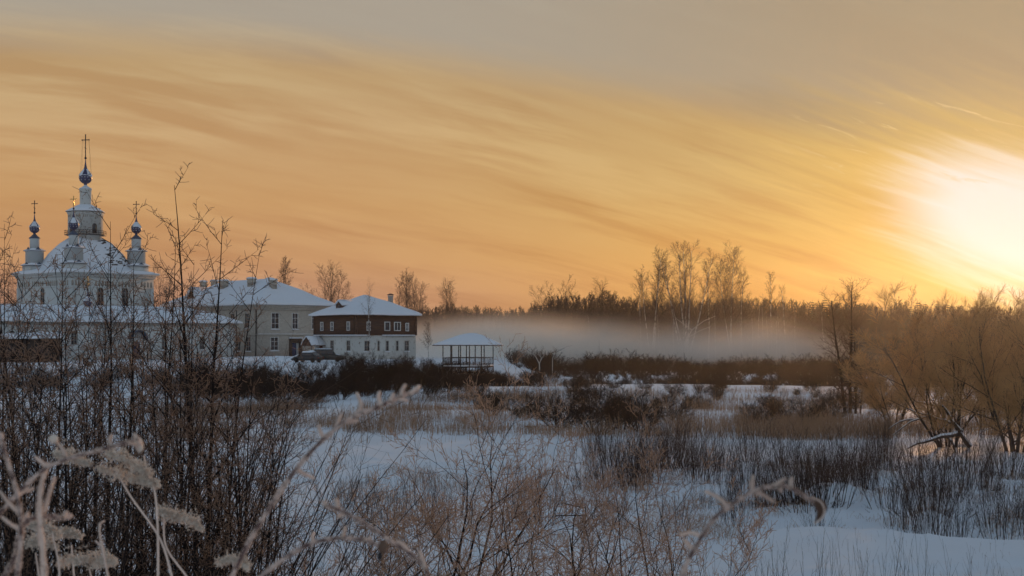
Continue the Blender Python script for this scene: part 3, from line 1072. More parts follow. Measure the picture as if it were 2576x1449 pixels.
# ---- house: white ground floor, dark timber upper floor, pyramid roof
HD = 215.0
HA = R(41.4)
hx0 = px(896.5, 850, HD)[0]
HSZ = 11.3
hou = empty('two_tone_house', (hx0, HD, 0), HA, 'square two storey house with dark timber upper floor over white ground floor', 'house')
b = MB(); b.box(0, HSZ, 0, HSZ, 1.4, 6.38)
lw = b.build('lower_wall', M['whitewash_worn'], hou)
b = MB(); b.box(-.06, HSZ + .06, -.06, HSZ + .06, 6.42, 9.40)
uw = b.build('upper_wall', M['brown_wood'], hou)
b = MB()
for x in (0, HSZ):
    b.box(x - .16, x + .16, -.14, -.06, 6.42, 9.38)
for y in (.0, HSZ):
    b.box(-.14, -.06, y - .16, y + .16, 6.42, 9.38)
b.build('corner_board', M['brown_wood'], uw)
b = MB(); b.box(-.30, -.0, -.0, HSZ - .1, 6.36, 6.50); b.box(-.30, HSZ * .18, -.30, 0, 6.36, 6.50); b.box(HSZ * .42, HSZ * .97, -.30, 0, 6.36, 6.50)
b.build('snow_ledge', M['roof_snow'], lw)
b = MB(); b.box(-.62, HSZ + .62, -.62, HSZ + .62, 9.40, 9.50)
b.build('eave', M['brown_wood'], hou)
hr = hip_roof(HSZ, HSZ, 9.505, 3.05, .72, .20, HSZ / 2, HSZ / 2, ridge=.6, sag=.03, rnd=3)
hrf = hr.build('roof', M['roof_snow'], hou)
def hs(U):
    q = (U - 1288) / F
    return (q * HD - hx0) / (math.cos(HA) - q * math.sin(HA))
def hl(U):
    q = (U - 1288) / F
    return (q * HD - hx0) / (-math.sin(HA) - q * math.cos(HA))
for U_ in (811, 836.5, 877.5):
    window(hou, 'L', -.06, -hl(U_), 7.12, .80, 1.38, M['white_frame'], (1, 1), ft=.10)
for U_, w_, z_, h_, br in ((926.5, .72, 7.12, 1.38, (1, 1)), (973.5, 1.05, 7.12, 1.38, (0, 0)), (999, 1.28, 7.10, 1.38, (1, 0)), (1023.5, .66, 7.05, 1.30, (1, 1))):
    window(hou, 'F', -.06, hs(U_), z_, w_, h_, M['white_frame'], br, ft=.11)
window(hou, 'L', 0, -hl(836), 4.05, .95, 1.6, M['old_frame'], (1, 1))
window(hou, 'L', 0, -hl(877), 4.05, .95, 1.6, M['old_frame'], (1, 1), sill=True)
for U_, w_ in ((923, 1.0), (952, .45), (974, .60), (999, .52), (1023, .85)):
    window(hou, 'F', 0, hs(U_), 4.0, w_, 1.6, M['old_frame'], (1 if w_ > .8 else 0, 1), sill=(w_ > .55))
b = MB(); y_ = hl(808); b.box(-.06, -.01, y_ - .42, y_ + .42, 2.9, 5.0)
b.build('door', M['red_door'], hou)
b = MB()
y_ = hl(893); b.bar((-.16, y_, 6.4), (-.16, y_, 9.3), .06, 5)
b.build('drainpipe', M['iron'], hou)
# dormer
b = MB()
dy_ = 6.05
b.box(1.0, 3.4, dy_ - .85, dy_ + .85, 10.2, 11.15)
b.poly([(dy_ - .85, 11.15), (dy_ + .85, 11.15), (dy_, 11.75)], 1.0, 3.9, lambda v: (v[1], v[0], v[2]))
dm = b.build('dormer', M['brown_wood'], hrf)
b = MB()
for sg in (-1, 1):
    b.poly([(dy_ + sg * 1.1, 11.02), (dy_, 11.78), (dy_, 11.96), (dy_ + sg * 1.16, 11.14)], .8, 4.3, lambda v: (v[1], v[0], v[2]))
b.build('dormer_snow', M['roof_snow'], dm)
b = MB(); b.box(.96, 1.0, dy_ - .4, dy_ + .4, 10.6, 11.1)
b.build('pane', M['dark_glass'], dm)
# chimney
b = MB()
b.lathe([(.42, 10.6), (.42, 12.55), (.50, 12.58), (.50, 12.72)], 14, (9.75, 4.5))
cm_ = b.build('chimney', M['metal_grey'], hrf, smooth=False)
b = MB(); b.lathe([(.58, 12.80), (.62, 12.84), (.15, 13.02), (.02, 13.03)], 14, (9.75, 4.5))
for k in range(4):
    a = k * math.pi / 2
    b.bar((9.75 + .45 * math.cos(a), 4.5 + .45 * math.sin(a), 12.7), (9.75 + .45 * math.cos(a), 4.5 + .45 * math.sin(a), 12.82), .03)
b.build('chimney_cap', M['iron'], cm_)
# porch with curved ogee roof reaching out from the left wall
yc = hl(806)
pts = []
NP = 14
for k in range(NP + 1):
    q = -1 + 2 * k / NP
    zz = 4.85 + 1.35 * (1 - abs(q) ** 1.9) * (1 - .18 * (1 - abs(q) * 1.0) ** 0) + .22 * max(0, 1 - abs(q) * 3.2)
    pts.append((yc + q * 1.45, zz))
roofpts = pts + [(p[0], p[1] - .10) for p in pts[::-1]]
porch = MB()
porch.poly(roofpts, -2.6, -.02, lambda v: (v[1], v[0], v[2]))
pr = porch.build('porch_roof', M['brown_wood'], hou)
b = MB()
b.poly([(p[0], p[1] + .012) for p in pts] + [(p[0], p[1] + .17) for p in pts[::-1]], -2.65, -.02, lambda v: (v[1], v[0], v[2]))
b.build('porch_snow', M['roof_snow'], pr)
b = MB()
b.poly([(pts[0][0] + .05, 4.76), (pts[-1][0] - .05, 4.76)] + [(p[0], p[1] - .11) for p in pts[::-1]][1:-1], -2.55, -2.48, lambda v: (v[1], v[0], v[2]))
b.build('gable', M['brown_wood'], pr)
for sg in (-1, 1):
    b = MB(); b.bar((-2.5, yc + sg * 1.32, 2.0), (-2.5, yc + sg * 1.32, 4.86), .055, 6)
    b.build('porch_post', M['iron'], hou)

# ---- dark shed at the far left
sx, sd, _ = px(70, 850, 215)
shed = empty('timber_shed', (sx, sd, 0), R(20), 'low dark timber shed under thick snow at the left edge', 'shed')
b = MB(); b.box(-5.4, 4.6, -2, 2, 1.8, 5.75)
sw = b.build('wall', M['shed_wood'], shed)
b = MB(); b.box(-3.3, -1.9, -2.06, -2.0, 3.6, 4.9); b.box(1.0, 2.2, -2.06, -2.0, 3.6, 4.9)
b.build('window', M['dark_glass'], shed)
b = MB()
b.box(-5.7, 4.9, -2.5, 2.5, 5.755, 5.90)
b.build('roof_board', M['shed_wood'], shed)
V_, Q_ = [], []
b = MB()
nsx = 24
prof_ = [(-2.6, 5.91), (-2.62, 6.25), (-1.5, 6.6), (0, 6.85), (1.5, 6.6), (2.6, 6.2), (2.55, 5.91)]
for i in range(nsx + 1):
    x = -5.8 + i * 10.8 / nsx
    for (y, z) in prof_:
        V_.append((x, y, z + ((float(vn(x * .8, y, 41)) - .5) * .45 if z > 6 else 0)))
w7 = len(prof_)
for i in range(nsx):
    for k in range(w7 - 1):
        Q_.append((i * w7 + k, i * w7 + k + 1, (i + 1) * w7 + k + 1, (i + 1) * w7 + k))
b.add(V_, Q_, ngons=[tuple(range(w7))[::-1], tuple(nsx * w7 + k for k in range(w7))])
b.build('snow_roof', M['roof_snow'], shed, smooth=True)

# ---- iron railing fence between wing and slope
fx0, fd0, _ = px(372, 890, 206)
fen = empty('railing_fence', (fx0, fd0, gz(fx0, fd0)), R(2), 'low dark iron railing on the snow below the white wing', 'fence')
b = MB()
for z in (.35, 1.05): b.bar((0, 0, z), (9.5, 0, z), .03)
for k in range(48): b.bar((k * .2, 0, .1), (k * .2, 0, 1.15), .016)
b.build('railing', M['iron'], fen)
for k in range(5):
    b = MB(); b.square([(.10, -.4), (.10, 1.35), (.13, 1.38), (.04, 1.5)], (k * 2.375, 0))
    b.build('post', M['iron'], fen)

# ---- gazebo on stilts
GD = 163.0
gx = lambda U, d: (U - 1288) / F * d
gm = GD / F
gV = lambda V: CZ + (850 - V) * gm
gxc = gx(1177.6, GD + 2.2)
gaz = empty('gazebo', (gxc, GD + 2.2, 0), 0, 'open gazebo on tall stilts with snow covered pyramid roof', 'gazebo')
zf, ze = gV(921.5), gV(869.5)
frontU = [1114.4, 1136.7, 1158.7, 1181, 1211]
backU = [1134, 1154, 1173.5, 1195.5, 1218, 1240.5]
fy, by_ = -2.2, 2.2
def gpost(U, d, z0, z1, r):
    b = MB()
    x = gx(U, GD + 2.2 + d) - gxc
    b.square([(r, z0), (r, z1)], (x, d))
    return b.build('post', M['grey_wood'], gaz), x
fx = [gpost(U, fy, gV(956) if U in (1211,) else zf - 1.4, ze, .055)[1] for U in frontU]
bxs = [gpost(U, by_, gV(955) if U == 1240.5 else zf - .9, ze, .055)[1] for U in backU]
b = MB()
cn = [(fx[0] - .12, fy), (fx[-1] + .08, fy), (bxs[-1] + .08, by_), (bxs[0] - .12, by_)]
b.add([(x, y, zf - .16) for x, y in cn] + [(x, y, zf) for x, y in cn], [(3, 2, 1, 0), (4, 5, 6, 7), (0, 1, 5, 4), (1, 2, 6, 5), (2, 3, 7, 6), (3, 0, 4, 7)])
fl = b.build('floor', M['grey_wood'], gaz)
b = MB()
b.add([(x, y, zf + .004) for x, y in cn] + [(x, y, zf + .11) for x, y in cn], [(3, 2, 1, 0), (4, 5, 6, 7), (0, 1, 5, 4), (1, 2, 6, 5), (2, 3, 7, 6), (3, 0, 4, 7)])
b.build('snow_layer', M['roof_snow'], fl)
b = MB()
zr_ = gV(900)
def rail(a, c, n):
    b.bar((a[0], a[1], zr_), (c[0], c[1], zr_), .035)
    b.bar((a[0], a[1], zf + .25), (c[0], c[1], zf + .25), .025)
    for k in range(1, n):
        x, y = a[0] + (c[0] - a[0]) * k / n, a[1] + (c[1] - a[1]) * k / n
        b.bar((x, y, zf + .1), (x, y, zr_), .012, 3)
rail((fx[0], fy), (fx[-1], fy), 34); rail((fx[-1], fy), (bxs[-1], by_), 26)
rail((bxs[0], by_), (bxs[-1], by_), 34); rail((fx[0], fy), (bxs[0], by_), 26)
b.build('railing', M['grey_wood'], gaz)
b = MB()
for (x0, y0, x1, y1) in ((fx[-1], fy, bxs[-1] - .2, by_ - .3), (fx[-1] - .1, fy, fx[-1] - 1.2, fy), (fx[-1], fy, fx[-1] + .9, fy + .2), (bxs[-1] - .7, by_ - .6, bxs[-1] - .3, by_ - .4)):
    b.bar((x0 + .0, y0, zf - .2), (x1, y1, gV(950)), .05)
b.bar((fx[-1] - .05 + .6, fy, zf - .2), (fx[-1] - .5, fy, gV(948)), .05)
b.bar((fx[-1] - 1.0, fy, zf - .2), (fx[-1] - 1.5, fy, gV(946)), .045)
b.build('brace', M['grey_wood'], gaz)
b = MB()
b.bar((fx[-1] - .38, fy, zf - .1), (fx[-1] - .38, fy, gV(945)), .06)
b.bar((fx[1] + .45, fy, zf - .1), (fx[1] + .45, fy, gV(942)), .06)
b.bar((fx[-1] + .01, fy, zf - .1), (fx[-1] + .01, fy, gV(958)), .09)
b.bar((bxs[-1], by_, zf - .1), (bxs[-1], by_, gV(958)), .08)
b.build('stilt', M['grey_wood'], gaz)
ox = (gx(1091.6, GD + 2.2) - gxc, gx(1263.7, GD + 2.2) - gxc)
b = MB(); b.box(ox[0] + .02, ox[1] - .02, -3.38, 3.38, ze, ze + .09)
ge = b.build('eave', M['grey_wood'], gaz)
pk = gx(1187.5, GD + 2.2) - gxc
hw = (ox[1] - ox[0]) / 2
# snow roof lofted with a rounded top
b = MB()
V, Q = [], []
pr_ = [(1.0, .095), (1.0, .13), (.74, .56), (.50, .96), (.34, 1.21), (.22, 1.35), (.10, 1.43), (.01, 1.45)]
n4 = 32
for i, (k_, z) in enumerate(pr_):
    for k in range(n4):
        side, q = divmod(k, 8)
        q = q / 8 * 2 - 1
        p_ = {0: (q, -1), 1: (1, q), 2: (-q, 1), 3: (-1, -q)}[side]
        V.append(((pk * (1 - k_)) + p_[0] * hw * k_, p_[1] * 3.4 * k_, ze + z + (float(vn(p_[0] * 3 + i, p_[1] * 3, 51)) - .5) * .06 * (i > 1)))
for i in range(len(pr_) - 1):
    for k in range(n4):
        Q.append((i * n4 + k, i * n4 + (k + 1) % n4, (i + 1) * n4 + (k + 1) % n4, (i + 1) * n4 + k))
b.add(V, Q, ngons=[tuple(range(n4))[::-1]])
b.build('snow_roof', M['roof_snow'], gaz, smooth=True)
b = MB()
for (x, y) in ((pk - .6, -.4), (pk + .5, .6)):
    b.box(x - .5, x + .5, y - .2, y + .2, zf + .42, zf + .47); b.box(x - .4, x - .3, y - .15, y + .15, zf + .1, zf + .42); b.box(x + .3, x + .4, y - .15, y + .15, zf + .1, zf + .42)
bn = b.build('bench', M['grey_wood'], None, label='small snow dusted wooden benches standing inside the open gazebo', cat='bench')
bn.location = (gxc, GD + 2.2, 0)

# ---- cars half buried in snow before the house
def car(name, x, d, rz, L, Hb, Ht, w, prof_cabin, paint, label, rack=False, wagon=False, snow_t=.10):
    root = empty(name, (x, d, gz(x, d) + .02), rz, label, 'car')
    sec = []
    # lower body: outline in x-z
    if wagon:
        body = [(-L / 2, .45), (-L / 2, Hb - .10), (-L / 2 + .15, Hb), (L / 2 - 1.15, Hb), (L / 2 - .15, Hb - .16), (L / 2, Hb - .38), (L / 2, .42), (L / 2 - .1, .28), (-L / 2 + .1, .30)]
    else:
        body = [(-L / 2, .5), (-L / 2 + .05, Hb - .12), (-L / 2 + .35, Hb), (L / 2 - 1.2, Hb - .02), (L / 2 - .35, Hb - .17), (L / 2, Hb - .40), (L / 2, .36), (L / 2 - .12, .25), (-L / 2 + .12, .28)]
    b = MB()
    n = len(body)
    V = []
    for y, k in ((-w / 2, .0), (-w / 2 + .0, .0), (w / 2, .0)):
        pass
    ys_ = [(-w / 2, .04), (-w / 2 + .12, 0), (w / 2 - .12, 0), (w / 2, .04)]
    for y, ins in ys_:
        for (px_, pz_) in body:
            V.append((px_ * (1 - ins * 1.2), y, pz_ * (1 - ins) + (.02 if ins else 0)))
    Q = []
    for i in range(3):
        for k in range(n):
            Q.append((i * n + k, i * n + (k + 1) % n, (i + 1) * n + (k + 1) % n, (i + 1) * n + k))
    b.add(V, Q, ngons=[tuple(range(n))[::-1], tuple(3 * n + k for k in range(n))])
    b.build('body', M[paint], root, smooth=False)
    # cabin with tumblehome
    n = len(prof_cabin)
    b = MB()
    V = []
    for sgn in (-1, 1):
        for (px_, pz_) in prof_cabin:
            t = (pz_ - Hb) / (Ht - Hb)
            V.append((px_, sgn * (w / 2 - .06 - .20 * t), pz_ - .01))
    b.add(V, [(k, (k + 1) % n, n + (k + 1) % n, n + k) for k in range(n)], ngons=[tuple(range(n))[::-1], tuple(range(n, 2 * n))])
    cb = b.build('cabin', M[paint], root)
    # side windows
    for sgn in (-1, 1):
        x0, x1 = prof_cabin[1][0], prof_cabin[2][0]
        b = MB()
        cuts = 3 if wagon else 2
        for c_ in range(cuts):
            a0 = x0 + (x1 - x0) * c_ / cuts + .06
            a1 = x0 + (x1 - x0) * (c_ + 1) / cuts - .06
            z0, z1 = Hb + .05, Ht - .12
            yy = lambda z: sgn * (w / 2 - .06 - .20 * (z - Hb) / (Ht - Hb) + .012)
            b.add([(a0 - (.18 if c_ == 0 and not wagon else 0), yy(z0), z0), (a1 + (.25 if c_ == cuts - 1 else 0), yy(z0), z0), (a1, yy(z1), z1), (a0, yy(z1), z1)], [(0, 1, 2, 3)])
        b.build('side_window', M['dark_glass'], cb)
    for nm, i0, i1 in (('windscreen', 2, 3), ('rear_window', 1, 0)):
        p0, p1 = prof_cabin[i0], prof_cabin[i1]
        b = MB()
        nx_, nz_ = (p0[1] - p1[1]), (p1[0] - p0[0])
        l_ = math.hypot(nx_, nz_) or 1
        sg2 = 1 if nm == 'windscreen' else -1
        ox_, oz_ = sg2 * abs(nx_) / l_ * .015, abs(nz_) / l_ * .015
        A = (p0[0] * .92 + p1[0] * .08 + ox_, p0[1] * .92 + p1[1] * .08 + oz_)
        B = (p0[0] * .1 + p1[0] * .9 + ox_, p0[1] * .1 + p1[1] * .9 + oz_)
        b.add([(A[0], -w / 2 + .33, A[1]), (A[0], w / 2 - .33, A[1]), (B[0], w / 2 - .16, B[1]), (B[0], -w / 2 + .16, B[1])], [(0, 1, 2, 3)])
        b.build(nm, M['dark_glass'], cb)
    for wx_ in (-L / 2 + .85, L / 2 - .85):
        for sgn in (-1, 1):
            wb = MB()
            V = []
            prof = [(.32, -.11), (.34, -.07), (.34, .07), (.32, .11), (.20, .11)]
            nn = 16
            for r_, o_ in prof:
                for k in range(nn):
                    a = 2 * math.pi * k / nn
                    V.append((wx_ + r_ * math.cos(a), sgn * (w / 2 - .08 + o_), .33 + r_ * math.sin(a)))
            wb.add(V, [(i * nn + k, i * nn + (k + 1) % nn, (i + 1) * nn + (k + 1) % nn, (i + 1) * nn + k) for i in range(4) for k in range(nn)], ngons=[tuple(range(nn)), tuple(4 * nn + k for k in range(nn))])
            wb.build('wheel', M['rubber'], root)
    for sgn in (-1, 1):
        b = MB(); b.box(L / 2 - .03, L / 2 + .015, sgn * (w / 2 - .35) - .16, sgn * (w / 2 - .35) + .16, Hb - .55, Hb - .40)
        b.build('headlight', M['metal_grey'], root)
        b = MB(); b.box(-L / 2 - .015, -L / 2 + .03, sgn * (w / 2 - .2) - .1, sgn * (w / 2 - .2) + .1, Hb - .40, Hb - .15)
        b.build('tail_light', M['tail_red'], root)
    for (bx_, zz) in ((L / 2, .45), (-L / 2 - .08, .5)):
        b = MB(); b.box(bx_, bx_ + .08, -w / 2 + .05, w / 2 - .05, zz - .1, zz + .08)
        b.build('bumper', M['rubber'], root)
    # snow lying on roof and bonnet
    b = MB()
    x0, x1 = prof_cabin[1][0], prof_cabin[2][0]
    V, Q = [], []
    nx_ = 8
    for i in range(nx_ + 1):
        x_ = x0 - .05 + (x1 - x0 + .1) * i / nx_
        for y_, z_ in ((-w / 2 + .27, .0), (-w / 2 + .30, snow_t * .8), (0, snow_t * 1.3), (w / 2 - .30, snow_t * .8), (w / 2 - .27, .0)):
            V.append((x_, y_, Ht + z_ * (0.3 if i in (0, nx_) else 1) * (.6 + .8 * float(vn(x_ * 2, y_ * 2, 61)))))
    for i in range(nx_):
        for k in range(4):
            Q.append((i * 5 + k, i * 5 + k + 1, (i + 1) * 5 + k + 1, (i + 1) * 5 + k))
    b.add(V, Q)
    x2, x3 = prof_cabin[3][0] + .05, L / 2 - .1
    V = [(x2, -w / 2 + .2, Hb - .0), (x2, w / 2 - .2, Hb), (x3, w / 2 - .25, Hb - .28), (x3, -w / 2 + .25, Hb - .28)]
    V += [(a, b_ * .92, c + snow_t) for a, b_, c in V]
    b.add(V, [(3, 2, 1, 0), (4, 5, 6, 7), (0, 1, 5, 4), (1, 2, 6, 5), (2, 3, 7, 6), (3, 0, 4, 7)])
    b.build('snow_cover', M['thin_snow'] if rack else M['roof_snow'], root, smooth=False)
    if rack:
        b = MB()
        for y_ in (-w / 2 + .32, w / 2 - .32):
            b.bar((x0 + .1, y_, Ht + .16), (x1 - .1, y_, Ht + .16), .025)
            for q in range(4):
                xx = x0 + .15 + (x1 - x0 - .3) * q / 3
                b.bar((xx, y_, Ht - .02), (xx, y_, Ht + .16), .02)
        for q in range(5):
            xx = x0 + .15 + (x1 - x0 - .3) * q / 4
            b.bar((xx, -w / 2 + .32, Ht + .16), (xx, w / 2 - .32, Ht + .16), .02)
        b.build('roof_rack', M['iron'], root)
    return root


cxs, cdd, _ = px(826, 890, 203)
car('parked_suv', cxs, cdd, R(8), 4.3, 1.05, 1.80, 1.75, [(-2.10, 1.05), (-1.95, 1.80), (.55, 1.80), (1.05, 1.05)], 'car_paint_green', 'tall dark off road car with roof rack parked by the house porch', rack=True, wagon=True)
cxs, cdd, _ = px(774, 893, 200)
car('parked_sedan', cxs, cdd, R(155), 4.4, .92, 1.40, 1.72, [(-1.75, .92), (-1.05, 1.40), (.55, 1.40), (1.25, .92)], 'car_paint', 'low black saloon car heaped with snow left of the off road car', snow_t=.18)
# snowbank thrown up beside the drive
for (U_, V_, w_, h_, d_) in ((742, 884, 3.4, .75, 208), (806, 879, 1.3, .85, 206.5), (700, 886, 4.2, .9, 214)):
    x, d, _ = px(U_, V_, d_)
    b = MB()
    V, Q = [], []
    n1, n2 = 8, 20
    for i in range(n1 + 1):
        r_ = i / n1
        for k in range(n2):
            a = 2 * math.pi * k / n2
            rr = (1 + .25 * (float(vn(math.cos(a) * 1.5 + 5 + U_, math.sin(a) * 1.5, 71)) - .5))
            V.append((x + w_ * r_ * rr * math.cos(a), d + w_ * .5 * r_ * rr * math.sin(a), gz(x, d) - .25 + (h_ + .25) * (1 - r_ ** 2.4)))
    for i in range(n1):
        for k in range(n2):
            Q.append((i * n2 + k, (i + 1) * n2 + k, (i + 1) * n2 + (k + 1) % n2, i * n2 + (k + 1) % n2))
    b.add(V, Q)
    b.build('snowbank', M['snow'], smooth=True, kind='structure')

# ------------------------------------------------------------------ vegetation
rg = random.Random(77)


def base_at(U, d):
    x = (U - 1288) / F * d
    return (x, d, gz(x, d))


# ---- spruces and bare forest trees (prototypes at their first places, then copied)
def twiggy(H, r, crown0=.15, spread=.30, k1=26, k2=9, k3=4.5, ang=(25, 50), up1=.05, up3=.02, rmin=.027, w0=.02, stems=None):
    S = [dict(n=10, w=w0, up=.02, tp=.15),
         dict(n=5, w=.07, up=up1, k=k1, a=ang, l=(spread * .7, spread * 1.25), t0=crown0, sh=.55, r=.42, tp=.3, rmin=rmin * 1.5),
         dict(n=3, w=.10, up=up1, k=k2, a=(22, 50), l=(.30, .52), t0=.15, sh=.4, r=.5, tp=.4, rmin=rmin),
         dict(n=2, w=.12, up=up3, k=k3, a=(20, 55), l=(.35, .60), t0=.15, sh=.3, r=.55, tp=.5, rmin=rmin)]
    st = stems or [((0, 0, 0), (rg.gauss(0, .03), rg.gauss(0, .03), 1), H, r)]
    return S, st


def tree(name, seed, S, st, tm, cm, **k):
    sides = [6, 4, 3, 3]
    return plant(name, S, seed, st, sides, [('trunk', (0,), tm), ('crown', (1, 2, 3), cm)], **k)


def conifer(name, seed, H, **k):
    r_ = random.Random(seed)
    root = empty(name, **k)
    b = MB(); b.tubes([([(0, 0, 0), (0, 0, H * .5), (0, 0, H)], [.16, .10, .015])], 6)
    adopt(b.build('trunk', M['forest_bark'], root))
    L = []
    z = H * .12
    while z < H * .985:
        t = z / H
        R0 = (1 - t) ** .8 * H * .17 * r_.uniform(.75, 1.15) + .12
        nb = 7 if t < .8 else 5
        a0 = r_.random() * 6.28
        for j in range(nb):
            a = a0 + j * 6.283 / nb + r_.gauss(0, .2)
            l = R0 * r_.uniform(.7, 1.15)
            c, s_ = math.cos(a), math.sin(a)
            p1 = (c * l * .55, s_ * l * .55, z - l * .12); p2 = (c * l, s_ * l, z - l * .22 + .06)
            L.append(([(0, 0, z), p1, p2], [.05, .04, .02]))
            for m_ in range(int(5 + l * 7)):
                q = r_.uniform(.15, 1)
                x, y, zz = c * l * q, s_ * l * q, z - l * .2 * q
                sa = a + r_.choice((-1, 1)) * r_.uniform(.4, 1.2)
                ll = l * .32 * (1.15 - q) + .18
                e = (x + math.cos(sa) * ll, y + math.sin(sa) * ll, zz - ll * r_.uniform(.15, .6))
                L.append(([(x, y, zz), ((x + e[0]) / 2, (y + e[1]) / 2, (zz + e[2]) / 2 + .03), e], [.05, .075, .02]))
        z += H * .027 + .10
    b = MB(); b.tubes(L, 3)
    adopt(b.build('crown', M['conifer'], root))
    return root


FG = 'bare trees of the dark forest behind the mist'
FL = 'bare dark brown deciduous tree in the forest wall behind the mist bank'
protos = []
for k in range(9):
    H = 13.0
    S, st = twiggy(H, .12 + .02 * (k % 3), crown0=.10 + .06 * (k % 4), spread=.20 + .03 * (k % 3), k1=30 + 2 * (k % 4), k2=9, k3=5.5, ang=(22, 42))
    if k % 3 == 2:
        st = [((0, 0, 0), (-.10, .04, 1), H * .93, .11), ((.1, 0, 0), (.13, -.05, 1), H, .12)]
        S[1]['k'] = 16
    protos.append(tree('bare_tree', 100 + k, S, st, M['forest_bark'], M['forest_twig'], label=FL, cat='tree', group=FG))
cprotos = [conifer('spruce_tree', 300 + k, 13.0, label='dark spruce in the forest skyline on the right', cat='tree', group='spruces in the right forest skyline') for k in range(4)]
used = set()


def put(protos_, U, d, H, base=13.0, label=None, group=None, wide=1.0, zoff=-.15):
    p = rg.choice(protos_)
    x, y, z = base_at(U, d)
    s = H / base
    sc = (s * wide, s * wide, s)
    rz = rg.random() * 6.28
    if p.name not in used:
        used.add(p.name)
        p.location = (x, y, z + zoff); p.rotation_euler = (0, 0, rz); p.scale = sc
        if label: p['label'] = label
        if group: p['group'] = group
        return p
    return copy_tree(p, (x, y, z + zoff), rz, sc, label, group)


def Hfor(U, V, d):
    """height that makes the top reach survey row V"""
    return CZ + (850 - V) / F * d - base_at(U, d)[2]


# skyline of the forest as seen from the bank: survey U -> V
sky_U = [1040, 1100, 1200, 1320, 1350, 1400, 1450, 1520, 1580, 1650, 1760, 1880, 1960, 2050, 2150, 2250, 2350, 2450, 2600, 2750]
sky_V = [775, 768, 772, 778, 765, 738, 742, 732, 748, 748, 750, 748, 752, 758, 760, 765, 762, 768, 772, 775]
def skyline(U): return float(np.interp(U, sky_U, sky_V))

n = 0
for row, (d0, d1, cnt, dv) in enumerate(((268, 292, 62, 22), (292, 318, 70, 8), (318, 350, 66, 2))):
    for k in range(cnt):
        U = 1345 + (2690 - 1345) * (k + rg.random()) / cnt
        d = rg.uniform(d0, d1)
        V = skyline(U) + dv + 3 + abs(rg.gauss(0, 8)) - (rg.random() < .06) * rg.uniform(4, 14)
        put(protos, U, d, Hfor(U, V, d), wide=rg.uniform(.8, 1.15))
for k in range(46):       # farther, lower wood behind the gazebo and the houses
    U = 1010 + 350 * (k + rg.random()) / 46
    d = rg.uniform(385, 440)
    V = skyline(U) + 3 + abs(rg.gauss(0, 5)) - (rg.random() < .12) * rg.uniform(3, 12)
    put(protos, U, d, Hfor(U, V, d), label='bare tree in the far low wood beyond the houses', group='far low wood beyond the houses', wide=.95)
for k in range(34):
    U = 2030 + 620 * (k + rg.random()) / 34
    d = rg.uniform(338, 365)
    V = skyline(U) - 6 + abs(rg.gauss(0, 8)) - (rg.random() < .25) * 8
    put(cprotos, U, d, Hfor(U, V, d), wide=rg.uniform(.9, 1.2))
for k in range(15):
    U = 1215 + 160 * (k + rg.random()) / 15
    d = rg.uniform(370, 385)
    V = skyline(U) - 1 + abs(rg.gauss(0, 6))
    put(cprotos, U, d, Hfor(U, V, d), label='small dark spruce in the far low wood beyond the gazebo', group='far spruces beyond the gazebo')

# ---- one far-off mass of wood closing the horizon
rg2 = random.Random(5)
lines = []
for k in range(5200):
    ang = rg2.uniform(-34, 36)
    d = rg2.uniform(345, 420) if k % 2 and ang > 1.5 else rg2.uniform(420, 640)
    x = math.tan(R(ang)) * d
    if abs(x) > 430: continue
    z0 = gz(x, d) - .3
    U = 1288 + x / d * F
    H = max(5.0, CZ + (850 - (skyline(U) if U > 1040 else 812)) / F * d - z0) * rg2.uniform(.72, .96) if U > 1040 else rg2.uniform(8, 12)
    lines.append(([(x, d, z0), (x + rg2.gauss(0, .3), d, z0 + H)], [.18, .04]))
    for j in range(16):
        t = rg2.uniform(.12, 1)
        a = rg2.random() * 6.28
        l = (1.15 - t) * H * .28 + .5
        p = (x, d, z0 + H * t)
        lines.append(([p, (p[0] + math.cos(a) * l * .6, p[1] + math.sin(a) * l * .6, p[2] + l * .8)], [.11, .05]))
b = MB(); b.tubes(lines, 3)
b.build('distant_wood', M['forest_twig'], kind='stuff', label='distant wood closing the valley on the horizon')

# ---- birches standing in front of the forest
def birch(seed, U, d, Vtop, label, trunkr=.17, spread=.22, crown0=.34, k1=26, stems=None, group=None, mt='birch_bark', dense=1.0, base=None, ang=(22, 44), droop=-.05, name='birch_tree', mc='forest_twig', rmin=.015):
    x, y, z = base or base_at(U, d)
    H = CZ + (850 - Vtop) / F * d - z
    S = [dict(n=12, w=.025, up=.02, tp=.12),
         dict(n=6, w=.06, up=.05, k=k1, a=ang, l=(spread * .7, spread * 1.25), t0=crown0, sh=.5, r=.42, tp=.25, rmin=rmin * 1.6),
         dict(n=4, w=.10, up=.0, k=8 * dense, a=(20, 50), l=(.28, .50), t0=.2, sh=.35, r=.5, tp=.35, rmin=rmin),
         dict(n=3, w=.10, up=droop, k=5 * dense, a=(20, 55), l=(.40, .75), t0=.15, sh=.2, r=.5, tp=.5, rmin=rmin * .9)]
    if stems:
        st = [((dx * .3, 0, 0), (dx, rg.gauss(0, .04), 1), H * hh, trunkr * rr) for dx, hh, rr in stems]
        S[1]['k'] = k1 / len(stems) * 1.6
    else:
        st = [((0, 0, 0), (rg.gauss(0, .015), 0, 1), H, trunkr)]
    return tree(name, seed, S, st, M[mt], M[mc], loc=(x, y, z - .1), label=label, cat='tree', group=group)


